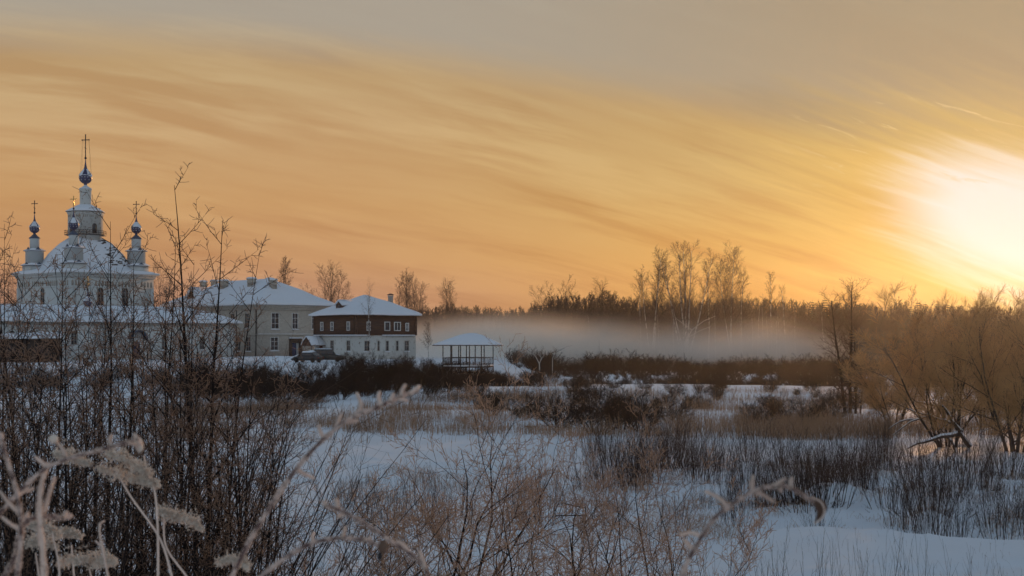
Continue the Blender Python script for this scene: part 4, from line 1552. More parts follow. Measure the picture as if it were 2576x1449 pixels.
birch(501, 1640, 268, 648, 'tall white barked birch forked low, left of the broad birch', stems=((-.16, .80, .8), (.0, 1.0, 1.0), (.10, .86, .7)), spread=.22, crown0=.35, k1=40, dense=1.2)
birch(502, 1725, 277, 626, 'broadest tallest birch with wide fan crown above the mist', trunkr=.26, stems=((-.30, .90, .7), (-.17, .97, .7), (-.06, 1.0, .8), (.03, 1.0, .9), (.13, 1.0, .8), (.25, .95, .7)), spread=.20, crown0=.36, k1=62, dense=1.3, droop=-.04)
birch(503, 1781, 280, 668, 'slim birch touching the right side of the broad birch', spread=.17, crown0=.30, k1=30)
birch(504, 1840, 272, 640, 'tall pointed birch pair standing right of the broad birch', stems=((-.035, .90, .8), (.035, 1.0, 1.0)), spread=.24, crown0=.32, k1=54, dense=1.2)
birch(505, 1862, 276, 690, 'shorter birch leaning on the pointed birch pair', spread=.20, crown0=.25, k1=26)
birch(506, 1614, 274, 690, 'leaning birch at the left foot of the forked birch', spread=.2, crown0=.35, k1=24)
birch(507, 1942, 285, 690, 'thin birch rising alone above the forest line', spread=.17, crown0=.45, k1=22, dense=.9)
birch(508, 1978, 283, 728, 'low faint birch crown right of the lone thin birch', spread=.19, crown0=.45, k1=22)
birch(509, 1405, 288, 712, 'round topped bare tree on the left end of the forest', mt='forest_bark', spread=.27, crown0=.3, k1=26, stems=((-.14, .95, .8), (.03, 1.0, .8), (.17, .93, .7)), ang=(25, 50), name='bare_tree')
birch(510, 1360, 285, 738, 'low bushy tree at the left corner of the forest', mt='forest_bark', spread=.35, crown0=.12, k1=26, name='bare_tree', ang=(30, 60))
birch(511, 1505, 290, 722, 'dark rounded tree with pale tips in the left forest skyline', mt='forest_bark', spread=.28, crown0=.2, k1=30, name='bare_tree', ang=(30, 55))
birch(512, 2140, 300, 722, 'slight tree poking above the forest over the dark trunked tree', spread=.17, crown0=.5, k1=20)
birch(513, 2270, 310, 722, 'faint paired treetops in the yellow sky over the willow', spread=.2, crown0=.5, k1=20, stems=((-.06, 1.0, .8), (.09, .97, .8)))
for k, (U, Vt, d) in enumerate(((1695, 768, 262), (1890, 775, 262), (1905, 760, 264), (1922, 770, 262), (1935, 782, 266), (1488, 790, 262), (2000, 790, 264), (1660, 790, 266), (1960, 775, 268), (1800, 778, 262), (1955, 800, 261), (2075, 780, 270), (1868, 800, 263))):
    birch(530 + k, U, d, Vt, 'thin white birch pole standing at the forest edge in the mist', trunkr=.085, spread=.12, crown0=.45, k1=16, dense=.7, group='thin white birches at the forest edge')
# pale crooked dead trees at the far side of the mist
def snag(seed, U, d, pts_list, label):
    x0, y0, z0 = base_at(U, d)
    r_ = random.Random(seed)
    root = empty('dead_tree', (x0, y0, z0), 0, label, 'tree')
    L = []
    for line, r0 in pts_list:
        P_ = []
        for (u, v) in line:
            P_.append(((u - U) / F * d, r_.uniform(-.3, .3), CZ + (850 - v) / F * d - z0))
        L.append((P_, [r0 * (1 - .7 * i / (len(P_) - 1)) for i in range(len(P_))]))
    b = MB()
    for l in L: b.tubes([l], 5)
    b.build('trunk', M['pale_limb'], root)
snag(1, 1357, 196, [([(1358, 940), (1357, 915), (1347, 895), (1328, 880), (1316, 872)], .09), ([(1357, 915), (1362, 900), (1352, 880), (1345, 866)], .06), ([(1357, 912), (1368, 893), (1364, 876)], .045)], 'pale crooked leafless tree beside the gazebo at the edge of the mist')
snag(2, 1391, 200, [([(1390, 940), (1390, 900), (1402, 884), (1420, 876)], .06), ([(1402, 884), (1425, 872), (1440, 868)], .04)], 'small pale leaning dead stem right of the crooked pale tree')
snag(3, 1730, 258, [([(1722, 900), (1725, 860), (1740, 830), (1772, 806), (1800, 795)], .12), ([(1740, 830), (1715, 812), (1700, 800)], .08), ([(1728, 850), (1760, 832), (1790, 820)], .08)], 'pale broken branched tree low in front of the broad birch')
snag(4, 1505, 230, [([(1506, 960), (1507, 905), (1507, 855)], .10)], 'lone dark grey pole standing in the mist')

# ---- trees behind and between the houses
BK = dict(mt='forest_bark', name='bare_tree')
birch(601, 716, 300, 655, 'slender oval bare tree behind the brick roof', spread=.16, crown0=.35, k1=38, stems=((-.02, 1.0, .8), (.03, .96, .7)), dense=1.1, **BK)
birch(602, 826, 300, 678, 'wide bare tree clump behind the gap between brick building and house', spread=.28, crown0=.25, k1=60, stems=((-.30, .80, .6), (-.13, .96, .8), (-.04, 1.0, .8), (.06, .97, .9), (.16, .93, .8), (.30, .78, .6)), dense=1.1, **BK)
birch(603, 1000, 320, 712, 'bare tree with thin top behind the house chimney', spread=.2, crown0=.3, k1=30, **BK)
birch(604, 1022, 322, 694, 'tallest bare tree right of the house chimney', spread=.27, crown0=.3, k1=34, stems=((-.03, 1.0, .9), (.05, .93, .7)), **BK)
birch(605, 1047, 318, 704, 'bare tree behind the right end of the house roof', spread=.27, crown0=.3, k1=36, stems=((-.02, 1.0, .9), (.10, .9, .7)), **BK)
birch(606, 1130, 350, 718, 'lone rounded bare tree right of the house', spread=.32, crown0=.25, k1=36, stems=((-.08, .95, .7), (.02, 1.0, .8), (.10, .94, .7)), **BK)
birch(607, 415, 330, 668, 'pale bare tree between the cathedral and the brick roof', spread=.2, crown0=.3, k1=36, stems=((-.04, 1.0, .8), (.05, .9, .7)), **BK)
birch(608, 8, 320, 690, 'round bare tree at the left picture edge behind the cathedral', spread=.28, crown0=.2, k1=40, stems=((-.15, .95, .8), (.05, 1.0, .8), (.2, .9, .7)), **BK)
birch(609, -30, 300, 742, 'low bare tree beside the cathedral wall at the left edge', spread=.3, crown0=.15, k1=34, **BK)
birch(610, 932, 206, 716, 'slender drooping birch in front of the two tone house', trunkr=.10, spread=.20, crown0=.28, k1=30, droop=-.22, dense=.8, mc='twig_dark', rmin=.006)
birch(611, 268, 205, 782, 'dense rounded small tree against the white wing', mt='bark_dark', name='bare_tree', trunkr=.09, spread=.42, crown0=.12, k1=34, ang=(30, 70), stems=((-.16, .9, .8), (.0, 1.0, .9), (.18, .92, .8)), mc='bark_dark', rmin=.009)
birch(612, 1078, 214, 815, 'thin weeping sapling at the right corner of the house', trunkr=.05, spread=.24, crown0=.3, k1=24, droop=-.1, name='birch_tree', rmin=.008)

# ---- bushes
def bush_S(k1=8, k2=7, k3=5, rmin=.0075, w=.08):
    return [dict(n=6, w=w, up=.05, tp=.3),
            dict(n=4, w=.10, up=.07, k=k1, a=(18, 45), l=(.30, .60), t0=.15, sh=.45, r=.6, tp=.35, rmin=rmin),
            dict(n=3, w=.12, up=.06, k=k2, a=(20, 50), l=(.35, .60), t0=.15, sh=.3, r=.6, tp=.4, rmin=rmin),
            dict(n=2, w=.12, up=.05, k=k3, a=(20, 50), l=(.40, .70), t0=.15, sh=.2, r=.6, tp=.5, rmin=rmin)]


def fan_stems(r_, n, H, spread, r0, lo=.6):
    st = []
    for k in range(n):
        a = r_.random() * 6.28
        q = r_.random() ** .6 * spread
        st.append(((math.cos(a) * .25, math.sin(a) * .25, -.1), (math.cos(a) * q, math.sin(a) * q, 1), H * r_.uniform(lo, 1.05) * (1 - .25 * q / max(spread, .01)), r0 * r_.uniform(.6, 1.1)))
    return st


bprotos = []
BG, BL = 'dark bushes on the slope below the houses', 'dark leafless bush on the slope below the houses'
for k in range(6):
    r_ = random.Random(900 + k)
    bprotos.append(plant('bare_bush', bush_S(), 910 + k, fan_stems(r_, 13, 3.2, .75, .034), [4, 3, 3, 3],
                         [('stems', (0, 1, 2, 3), M['bark_dark'])], label=BL, cat='bush', group=BG))
for k in range(96):
    U = 480 + (1270 - 480) * (k + rg.random()) / 96
    t = (U - 480) / 790
    d = rg.uniform(126, 146) if k % 2 else rg.uniform(146, 160)
    top = rg.choice((rg.uniform(876, 905), rg.uniform(900, 935), rg.uniform(930, 970)))
    if 690 < U < 850: top = max(top, 922) + 6
    if 1100 < U < 1275: top = max(top, 926) + 6
    put(bprotos, U, d, max(1.4, Hfor(U, top, d)), base=3.4, wide=rg.uniform(.95, 1.35))
for k in range(34):
    U = rg.uniform(1150, 2230); d = rg.uniform(98, 124)
    put(bprotos, U, d, rg.uniform(.6, 1.9), base=3.4, wide=1.5, label='small dark bush dotted over the open snowy slope', group='small bushes dotted over the open slope')
for k in range(12):     # the first line, standing on the white slope
    U = 560 + 640 * (k + rg.random()) / 12
    d = rg.uniform(112, 124)
    put(bprotos, U, d, max(1.6, Hfor(U, rg.uniform(925, 965), d)), base=3.4, wide=1.1)
for k in range(14):     # left, seen through the saplings
    U = -20 + 520 * (k + rg.random()) / 14
    d = rg.uniform(140, 175)
    put(bprotos, U, d, max(1.4, Hfor(U, rg.uniform(900, 935), d)), base=3.4, wide=1.3)
for (U, d, V, lb) in ((1408, 84, 962, 'upright dark bush left of the big spreading bush'), (1500, 80, 955, 'big spreading dark bush on the snowy slope in mid picture'), (1560, 83, 948, 'tall dark bush behind the big spreading bush'),
                      (1612, 82, 965, 'loose bush right of the big spreading bush'), (1690, 88, 985, 'small arching bush on the open white slope'), (1230, 92, 965, 'thin bush below the gazebo stilts'),
                      (1322, 90, 975, 'small bush right of the gazebo on the slope'), (1905, 86, 994, 'low arching bush at the left end of the bramble row'), (1965, 88, 988, 'second low arching bush of the bramble row'),
                      (2030, 87, 984, 'third bramble bush near the dark trunked tree'), (2090, 89, 980, 'bramble bush at the foot of the dark trunked tree'), (1455, 108, 965, 'narrow bush behind the upright dark bush'), (1775, 106, 998, 'tiny bush right of the small arching bush')):
    put(bprotos, U, d, Hfor(U, V, d), base=3.4, wide=1.45, label=lb, group='bushes on the open white slope')

# ---- undergrowth that reads as one dark mass
def low_bush(seed, H=3.0, n=12):
    r_ = random.Random(seed)
    S = [dict(n=3, w=.08, up=.05, tp=.4), dict(n=2, w=.12, up=.08, k=6, a=(18, 45), l=(.3, .55), t0=.1, sh=.4, r=.6, tp=.4, rmin=.015),
         dict(n=1, w=.12, up=.06, k=7, a=(20, 55), l=(.35, .6), t0=.1, sh=.2, r=.6, tp=.4, rmin=.013)]
    out = [[] for _ in S]
    for p, d, L, r in fan_stems(r_, n, H, .55, .025):
        grow(out, p, nrm(d), L, r, 0, S, r_)
    b = MB()
    for o in out: b.tubes(o, 3)
    return np.concatenate(b.V), np.concatenate(b.Fq)


lows = [low_bush(2000 + k) for k in range(6)]


def mass(name, spots, mt, label):
    b = MB()
    for (x, y, z, s, w) in spots:
        V, Q = lows[rg.randrange(6)]
        a = rg.random() * 6.28
        c, s_ = math.cos(a) * s * w, math.sin(a) * s * w
        b.add(np.stack([V[:, 0] * c - V[:, 1] * s_ + x, V[:, 0] * s_ + V[:, 1] * c + y, V[:, 2] * s + z], -1), Q)
    return b.build(name, mt, kind='stuff', label=label)


sp = []
for k in range(620):
    U = rg.uniform(1300, 2720)
    d = rg.choice((rg.uniform(142, 165), rg.uniform(165, 215), rg.uniform(180, 215)))
    if U < 1400 and d < 160: continue
    x, y, z = base_at(U, d)
    top = (908 if d < 165 else 900) + rg.uniform(0, 30) + 38 * float(vn(U / 45.0, d / 30.0, 95))
    H = CZ + (850 - top) / F * d - z
    if H < .8: H = .8
    sp.append((x, y, z - .1, H / 3.2, 1.35))
for k in range(150):
    U = rg.uniform(1350, 2720); d = rg.uniform(255, 300)
    x, y, z = base_at(U, d)
    sp.append((x, y, z - .1, rg.uniform(1.0, 1.9), 1.3))
for k in range(420):
    U = rg.uniform(1290, 2720); d = rg.uniform(212, 256)
    x, y, z = base_at(U, d)
    sp.append((x, y, z - .1, rg.uniform(.35, .7) + .8 * float(vn(U / 60., 2, 97)) ** 1.5, 1.4))
for k in range(260):
    U = rg.uniform(1340, 2720); d = rg.uniform(300, 345)
    x, y, z = base_at(U, d)
    sp.append((x, y, z - .1, rg.uniform(2.2, 3.1), .75))
mass('undergrowth', sp, M['brush_dark'], 'dark reddish brown brush thicket along the foot of the forest')
sp = []
for k in range(70):    # brush on the slope edge in front of the mist
    U = rg.uniform(1180, 1340); d = rg.uniform(146, 158)
    x, y, z = base_at(U, d); sp.append((x, y, z - .1, rg.uniform(.18, .40), 1.4))
for k in range(60):
    U = rg.uniform(1660, 2260); d = rg.uniform(143, 152)
    x, y, z = base_at(U, d); sp.append((x, y, z - .1, rg.uniform(.25, .6), 1.3))
for k in range(110):
    U = rg.uniform(420, 1230); d = rg.uniform(118, 168)
    x, y, z = base_at(U, d); sp.append((x, y, z - .1, rg.uniform(.3, .7), 1.3))
mass('low_brush', sp, M['brush_dark'], 'low dark brush scattered over the snowy slope')

# ---- dry grass and weeds
def grass(name, n, f_U, f_d, h, mt, label, dens=None, r=(.004, .008), heads=.3, lean=.30, seed=1):
    r_ = random.Random(seed)
    L, Hd = [], []
    k = 0
    tries = 0
    while k < n and tries < n * 6:
        tries += 1
        U, d = f_U(r_), f_d(r_)
        x = (U - 1288) / F * d
        if dens is not None and r_.random() > dens(x, d): continue
        L.append((x, d, r_)); k += 1
    P_ = np.array([(a, b_) for a, b_, _ in L])
    zz = ground(P_[:, 0], P_[:, 1])
    T = []
    for (x, y), z in zip(P_, zz):
        hh = r_.uniform(*h) * (.35 + 1.0 * float(vn(x * .5, y * .5, 87))) * (.6 + .8 * r_.random())
        a = r_.random() * 6.28
        q = r_.random() * lean
        x1, y1 = x + math.cos(a) * q * hh * .4, y + math.sin(a) * q * hh * .4
        x2, y2 = x + math.cos(a) * q * hh * 1.3, y + math.sin(a) * q * hh * 1.3
        r0 = r_.uniform(*r)
        T.append(([(x, y, z - .03), (x1, y1, z + hh * .55), (x2, y2, z + hh)], [r0, r0 * .8, r0 * .4]))
        if r_.random() < heads:
            for j in range(3):
                t = r_.uniform(.6, 1)
                p = (x + (x2 - x) * t, y + (y2 - y) * t, z + hh * t)
                b_ = r_.random() * 6.28
                l = hh * r_.uniform(.08, .22)
                T.append(([p, (p[0] + math.cos(b_) * l * .4, p[1] + math.sin(b_) * l * .4, p[2] + l * .4), (p[0] + math.cos(b_) * l, p[1] + math.sin(b_) * l, p[2] + l * .7)], [r0 * .6, r0 * 1.1, r0 * .3]))
    b = MB(); b.tubes(T, 3)
    return b.build(name, mt, kind='stuff', label=label)


dn1 = lambda x, y: ss(.30, .60, vn(x * .16 + 5, y * .22, 81)) * ss(.15, .6, vn(x * .9, y * .9, 82)) * float(ss(74, 79, y + 2.0 * vn(x * .1, 3, 4)))
grass('dry_grass', 21000, lambda r: r.uniform(380, 2700), lambda r: r.uniform(72, 99), (.35, .85), M['grass_dry'], 'brown dry grass and weeds along the far river bank', dn1, seed=11, r=(.005, .010))
grass('withered_weeds', 7000, lambda r: r.uniform(350, 1700), lambda r: r.uniform(95, 118), (.35, .8), M['grass_dark'], 'dark withered weeds on the slope above the bank', lambda x, y: ss(13, 5, x + 6 * vn(x * .3, y * .3, 89)) * ss(.40, .62, vn(x * .12, y * .2, 83)), seed=12, r=(.005, .010))
grass('rusty_weeds', 9000, lambda r: r.uniform(900, 2650), lambda r: r.uniform(99, 126), (.3, .75), M['grass_dry'], 'rusty weeds scattered over the open snowy slope', lambda x, y: ss(.50, .68, vn(x * .2 + 3, y * .25, 98)), seed=16, r=(.006, .011))
grass('golden_grass', 4200, lambda r: r.uniform(1850, 2250), lambda r: r.uniform(74, 90), (.5, 1.0), M['grass_dry'], 'golden dry grass patch before the willows', lambda x, y: ss(12.5, 17, x + 5 * vn(x * .7, y * .5, 88)) * ss(26, 21, x) * ss(.25, .6, vn(x * .35, y * .3, 85)) * ss(73, 79, y + 5 * vn(x * .2, 1, 86)), seed=13, r=(.005, .010))
grass('tussock_grass', 8000, lambda r: r.uniform(850, 2700), lambda r: r.uniform(41.5, 62), (.12, .38), M['grass_dry'], 'flattened tan grass on the snowy hummocks at right', lambda x, y: ss(.52, .66, vn(x * .8, y * .8, 84)), seed=14, r=(.003, .006), lean=.9)

grass('stubble', 1500, lambda r: r.uniform(560, 2600), lambda r: r.uniform(30, 72), (.10, .35), M['grass_dark'], 'sparse broken stalks poking through the river snow', lambda x, y: ss(.5, .7, vn(x * .5, y * .4, 96)), seed=15, r=(.0015, .003), lean=.8)

# ---- upright willow shoots along the river
SH = [dict(n=5, w=.035, up=.02, tp=.25), dict(n=3, w=.06, up=.06, k=5, a=(10, 26), l=(.18, .42), t0=.25, sh=.5, r=.6, tp=.4, rmin=.0028), dict(n=2, w=.08, up=.05, k=2.5, a=(14, 30), l=(.3, .5), t0=.2, sh=.3, r=.6, tp=.5, rmin=.0025)]
sprotos = []
for k in range(7):
    r_ = random.Random(1300 + k)
    st = []
    for j in range(30):
        a = r_.random() * 6.28
        q = r_.random() ** .7
        st.append(((math.cos(a) * q * .55, math.sin(a) * q * .45, -.1), (math.cos(a) * q * .26, math.sin(a) * q * .26, 1), 2.1 * r_.uniform(.55, 1.1), r_.uniform(.005, .010)))
    for j in range(34):
        a = r_.random() * 6.28
        q = r_.random() ** .5 * .7
        st.append(((math.cos(a) * q, math.sin(a) * q, -.05), (math.cos(a) * .8, math.sin(a) * .8, .9), r_.uniform(.15, .4), .006))
    sprotos.append(plant('willow_clump', SH, 1310 + k, st, [3, 3, 3], [('stems', (0, 1, 2), M['twig_dark'])],
                         label='upright clump of leafless willow shoots in the dense stand on the right bank', cat='bush', group='willow shoots of the right bank'))
for k in range(96):
    U = 1500 + 1180 * ((k * .618) % 1) + rg.uniform(-10, 10)
    Vb = rg.uniform(1165, 1275) if U > 1750 else rg.uniform(1140, 1215)
    if U > 2250: Vb = rg.uniform(1190, 1330)
    d = 5.6 * F / (Vb - 850)
    if U > 2250 and k % 3 == 0: continue
    put(sprotos, U, d, rg.uniform(1.1, 2.7), base=2.2, wide=rg.uniform(.8, 1.7))
for (U, V, H, lb) in ((1310, 1288, 2.0, 'left of two upright shoot clumps standing on the open frozen river'), (1372, 1296, 2.2, 'dense dark shoot clump standing on the open frozen river'), (1000, 1288, 1.8, 'shoot clump seen behind the central branching shrub'),
                      (1075, 1292, 2.1, 'thick shoot clump directly behind the central branching shrub'), (1150, 1285, 1.9, 'shoot clump right behind the central branching shrub'), (925, 1272, 1.6, 'sparse thin shoot clump left of the central shrub'),
                      (860, 1262, 1.3, 'faint low shoots left on the river snow'), (1540, 1300, 1.7, 'shoot clump beside the little wooden rail'), (1480, 1225, 1.8, 'shoot clump behind the little wooden rail'),
                      (1700, 1300, 1.5, 'shoot clump behind the frosted right shrub'), (1850, 1300, 1.7, 'shoot clump at the left end of the snow bench'), (2320, 1335, 1.7, 'spreading shoot clump among the hummocks at right'),
                      (2410, 1345, 2.0, 'tallest spreading clump among the hummocks at right'), (2060, 1320, 1.2, 'small spreading clump at the bench edge'), (2500, 1325, 1.8, 'spreading clump near the right edge')):
    d = 5.75 * F / (V - 850)
    put(sprotos, U, d, H, base=2.2, wide=1.2, label=lb, group='single shoot clumps on the river snow')

# ---- big golden willows at the right
def willow(seed, U, d, Vtop, spread, n, label, **k):
    r_ = random.Random(seed)
    x, y, z = base_at(U, d)
    H = CZ + (850 - Vtop) / F * d - z
    S = [dict(n=8, w=.08, up=.03, tp=.3),
         dict(n=5, w=.10, up=.05, k=8, a=(25, 55), l=(.35, .58), t0=.12, sh=.45, r=.55, tp=.35, rmin=.014),
         dict(n=4, w=.11, up=.06, k=8, a=(20, 48), l=(.34, .55), t0=.10, sh=.3, r=.5, tp=.4, rmin=.010),
         dict(n=3, w=.12, up=.06, k=7, a=(18, 45), l=(.35, .6), t0=.1, sh=.3, r=.5, tp=.5, rmin=.0075),
         dict(n=2, w=.12, up=.04, k=4.5, a=(18, 45), L=(.18, .50), t0=.1, sh=.0, r=.8, tp=.6, rmin=.0062)]
    st = []
    for j in range(n):
        a = j * 6.28 / n + r_.gauss(0, .3)
        q = r_.uniform(.15, 1) * spread
        low = j % 3 == 2
        if low: q *= 2.2
        st.append(((math.cos(a) * .35, math.sin(a) * .35, -.2), (math.cos(a) * q, math.sin(a) * q * .7, 1), H * (r_.uniform(.80, .98) if not low else r_.uniform(.5, .7)), r_.uniform(.045, .085)))
    return plant('willow_tree', S, seed, st, [6, 4, 3, 3, 3], [('trunk', (0,), M['bark_brown']), ('crown', (1, 2, 3, 4), (M['bark_brown'], M['bark_brown'], M['willow_twig'], M['willow_twig']))],
                 loc=(x, y, z), label=label, cat='tree', **k)


willow(1501, 2385, 70, 775, .62, 8, 'big golden fuzzy willow with snowy broken limbs at its foot')
willow(1502, 2555, 66, 790, .60, 8, 'golden willow filling the right picture edge')
willow(1503, 2250, 88, 865, .75, 6, 'lower golden willow left of the big fuzzy willow')
willow(1504, 2480, 86, 770, .50, 7, 'golden willow behind and between the two big ones')
willow(1505, 2660, 76, 775, .6, 7, 'golden willow at the far right, partly out of view')
# slender dark tree
x, y, z = base_at(2135, 94)
S = [dict(n=10, w=.03, up=.03, tp=.2), dict(n=5, w=.09, up=.03, k=46, a=(30, 65), l=(.15, .30), t0=.14, sh=.45, r=.4, tp=.3, rmin=.010),
     dict(n=3, w=.11, up=.03, k=8, a=(20, 50), l=(.35, .6), t0=.1, sh=.3, r=.5, tp=.4, rmin=.007), dict(n=2, w=.12, up=.02, k=4, a=(20, 50), l=(.4, .6), t0=.1, sh=.2, r=.5, tp=.5, rmin=.006)]
plant('alder_tree', S, 1601, [((-.25, 0, -.1), (-.03, 0, 1), 7.6, .11), ((.1, .1, -.1), (.02, 0, 1), 8.4, .12), ((.45, 0, -.1), (.06, .02, 1), 6.0, .09), ((.8, .2, -.1), (.12, 0, 1), 4.0, .06)], [6, 4, 3, 3],
      [('trunk', (0,), M['bark_dark']), ('crown', (1, 2, 3), M['twig_red'])], loc=(x, y, z), label='slender dark tree with three trunks left of the willows', cat='tree')

# ---- snowy fallen limbs
def limb(lines, d, label, name='fallen_limb', rr=.075):
    U0, V0 = lines[0][0]
    x0, y0, z0 = px(U0, V0, d)
    root = empty(name, (x0, y0, z0), 0, label, 'fallen branch')
    r_ = random.Random(int(U0))
    L, Sn = [], []
    for i, line in enumerate(lines):
        P_ = [((u - U0) / F * d, r_.uniform(-.25, .25), -(v - V0) / F * d) for u, v in line]
        # refine
        Pf = []
        for a, c in zip(P_[:-1], P_[1:]):
            for q in (0, .5):
                Pf.append(tuple(a[m_] * (1 - q) + c[m_] * q + (r_.gauss(0, .03) if q else 0) for m_ in range(3)))
        Pf.append(P_[-1])
        r0 = rr * (.9 if i == 0 else .6)
        rad = [r0 * (1 - .65 * k / (len(Pf) - 1)) for k in range(len(Pf))]
        L.append((Pf, rad))
        Sn.append(([(p[0], p[1], p[2] + q * .75) for p, q in zip(Pf, rad)], [q * .85 for q in rad]))
    b = MB()
    for l in L: b.tubes([l], 6)
    w_ = b.build('wood', M['bark_brown'], root)
    b = MB()
    for l in Sn: b.tubes([l], 6)
    b.build('snow', M['roof_snow'], root, smooth=True)


limb([[(2420, 1085), (2380, 1058), (2340, 1045), (2290, 1060), (2245, 1095)], [(2340, 1045), (2300, 1035), (2280, 1028)], [(2300, 1056), (2262, 1060), (2232, 1078)]], 70, 'long snow coated limb sprawling left from the big willow')
limb([[(2390, 1028), (2350, 1020), (2315, 1012), (2292, 1002)], [(2350, 1020), (2335, 1050)]], 72, 'short snowy limb above the long sprawling one')
limb([[(2440, 1125), (2415, 1085), (2385, 1040), (2370, 1020)], [(2415, 1085), (2395, 1060)]], 69.5, 'leaning snow dusted trunk at the foot of the big willow', rr=.13)
limb([[(2410, 1092), (2370, 1098), (2330, 1112), (2285, 1128)], [(2385, 1095), (2400, 1120), (2408, 1140)]], 66, 'low snowy log lying before the big willow', rr=.12)
limb([[(2576, 1010), (2540, 1040), (2500, 1070), (2465, 1085)], [(2540, 1040), (2545, 1065), (2530, 1090)], [(2560, 1025), (2576, 1060)]], 71, 'snowy crooked limb at the right edge willow', rr=.045)
limb([[(1230, 1052), (1185, 1040), (1130, 1030), (1095, 1020)], [(1180, 1040), (1150, 1050), (1100, 1055)], [(1130, 1030), (1090, 1045), (1060, 1050)]], 103, 'fallen snowy branches on the slope below the gazebo', rr=.08)

# ---- little wooden rail sticking out of the river snow
x0, y0, z0 = px(1448, 1300, 46)
rl = empty('wooden_rail', (x0, y0, gz(x0, y0) - .1), 0, 'small dark broken wooden rail with short uprights on the river snow', 'railing')
q = 46 / F
zz = lambda V: CZ + (850 - V) * q - (gz(x0, y0) - .1)
for i, (a, c) in enumerate((((1418, 1266), (1474, 1278)), ((1398, 1297), (1476, 1296)))):
    b = MB(); b.bar(((a[0] - 1448) * q, 0, zz(a[1])), ((c[0] - 1448) * q, 0, zz(c[1])), .020, 5)
    b.build('bar', M['shed_wood'], rl)
for (u0, v0, u1, v1) in ((1424, 1268, 1424, 1300), (1441, 1272, 1438, 1298), (1467, 1276, 1465, 1325), (1473, 1278, 1472, 1322)):
    b = MB(); b.bar(((u0 - 1448) * q, 0, zz(v0)), ((u1 - 1448) * q, 0, zz(v1)), .016, 4)
    b.build('upright', M['shed_wood'], rl)

# ---- dried umbels
def umbel(U, V, d, n, label, sc=1.0):
    x, y, z = px(U, V, d)
    zg = gz(x, y)
    root = empty('umbel_plant', (x, y, zg), 0, label, 'dried plant')
    r_ = random.Random(int(U))
    st, hd = [], []
    for j in range(n):
        hx, hz = r_.uniform(-.45, .45) * sc, (z - zg) * r_.uniform(.8, 1.1)
        st.append(([(0, 0, 0), (hx * .4, 0, hz * .6), (hx, r_.uniform(-.2, .2), hz)], [.012, .009, .005]))
        c = st[-1][0][-1]
        R_ = r_.uniform(.10, .17) * sc
        for m_ in range(46):
            a, q_ = r_.random() * 6.28, r_.random() ** .5
            e = (c[0] + math.cos(a) * q_ * R_, c[1] + math.sin(a) * q_ * R_, c[2] + .07 * (1 - q_ * q_) + .03)
            hd.append(([c, e], [.003, .003]))
            for w_ in range(3):
                hd.append(([e, (e[0] + r_.gauss(0, .012), e[1] + r_.gauss(0, .012), e[2] + .015)], [.010, .006]))
    b = MB(); b.tubes(st, 4); b.build('stems', M['twig_tan'], root)
    b = MB(); b.tubes(hd, 3); b.build('flower_heads', M['grass_dry'], root)


umbel(1962, 1046, 88, 6, 'tan dried umbels catching light before the bramble row', 1.5)
umbel(1718, 1062, 86, 4, 'dried umbels beside the big spreading bush', 1.3)
umbel(1345, 1075, 84, 4, 'dried umbels in the grass below the slope', 1.2)

# ------------------------------------------------------------------ near shrubs
NS = [dict(n=18, w=.035, up=.012, tp=.06),
      dict(n=6, w=.035, up=.02, k=21, a=(28, 50), l=(.08, .27), t0=.12, sh=.62, r=.62, tp=.25, rmin=.0030),
      dict(n=4, w=.08, up=.02, k=4, a=(30, 60), l=(.18, .45), t0=.12, sh=.5, r=.65, tp=.4, rmin=.0023),
      dict(n=2, w=.10, up=.03, k=3.6, a=(35, 70), L=(.015, .09), t0=.1, sh=0, r=.8, tp=.8, rmin=.0022)]


def buds(root, lines, seed, mt, every=.045, size=.0032):
    pass


def sapling(seed, tips, d, Ub, r0, label, group=None, dens=1.0, crown='twig_tan', name='bare_sapling'):
    """tips: survey positions of the stem tops; Ub: survey column of the root"""
    x0, y0, z0 = base_at(Ub, d)
    st = []
    r_ = random.Random(seed)
    for (U, V) in tips:
        tx, _, tz = px(U, V, d)
        v = (tx - x0, r_.gauss(0, .12), tz - z0)
        l = math.sqrt(sum(c * c for c in v))
        st.append(((r_.gauss(0, .05), r_.gauss(0, .05), -.05), v, l * 1.0, r0 * 1.15 * l / 4.5))
    S = [dict(s) for s in NS]
    S[0]['w'] = .016; S[0]['up'] = 0.0
    S[1]['k'] *= dens
    return plant(name, S, seed, st, [6, 5, 3, 3], [('trunk', (0,), M['bark_dark']), ('branches', (1, 2, 3), (M['bark_dark'], M['bark_dark'], M[crown]))],
                 loc=(x0, y0, z0), label=label, cat='sapling', group=group)


sapling(3001, [(458, 455), (545, 532)], 11.0, 478, .030, 'tallest bare sapling with tip far up in the orange sky', dens=1.15)
sapling(3002, [(572, 608), (520, 640)], 11.6, 520, .020, 'bare sapling leaning right beside the tallest one')
sapling(3003, [(290, 546), (272, 640)], 11.2, 292, .024, 'straight bare sapling in front of the cathedral drum', dens=1.1)
sapling(3004, [(384, 582), (425, 700)], 12.2, 415, .022, 'bare sapling in front of the right cathedral turret')
sapling(3005, [(84, 560), (110, 610)], 11.4, 125, .024, 'forked bare sapling in front of the left cathedral turret', dens=1.1)
sapling(3006, [(58, 570), (30, 660)], 12.4, 60, .018, 'bare sapling left of the forked one before the turret')
sapling(3007, [(205, 645), (238, 600)], 12.8, 215, .017, 'bare sapling in front of the front cathedral turret')
sapling(3008, [(12, 590), (-40, 640)], 10.8, -20, .020, 'bare sapling rising at the left picture edge')
sapling(3009, [(690, 770), (640, 800)], 11.8, 610, .018, 'right leaning sapling in front of the brick facade')
sapling(3010, [(790, 875), (745, 960)], 11.0, 640, .018, 'outermost sapling leaning right towards the parked cars')
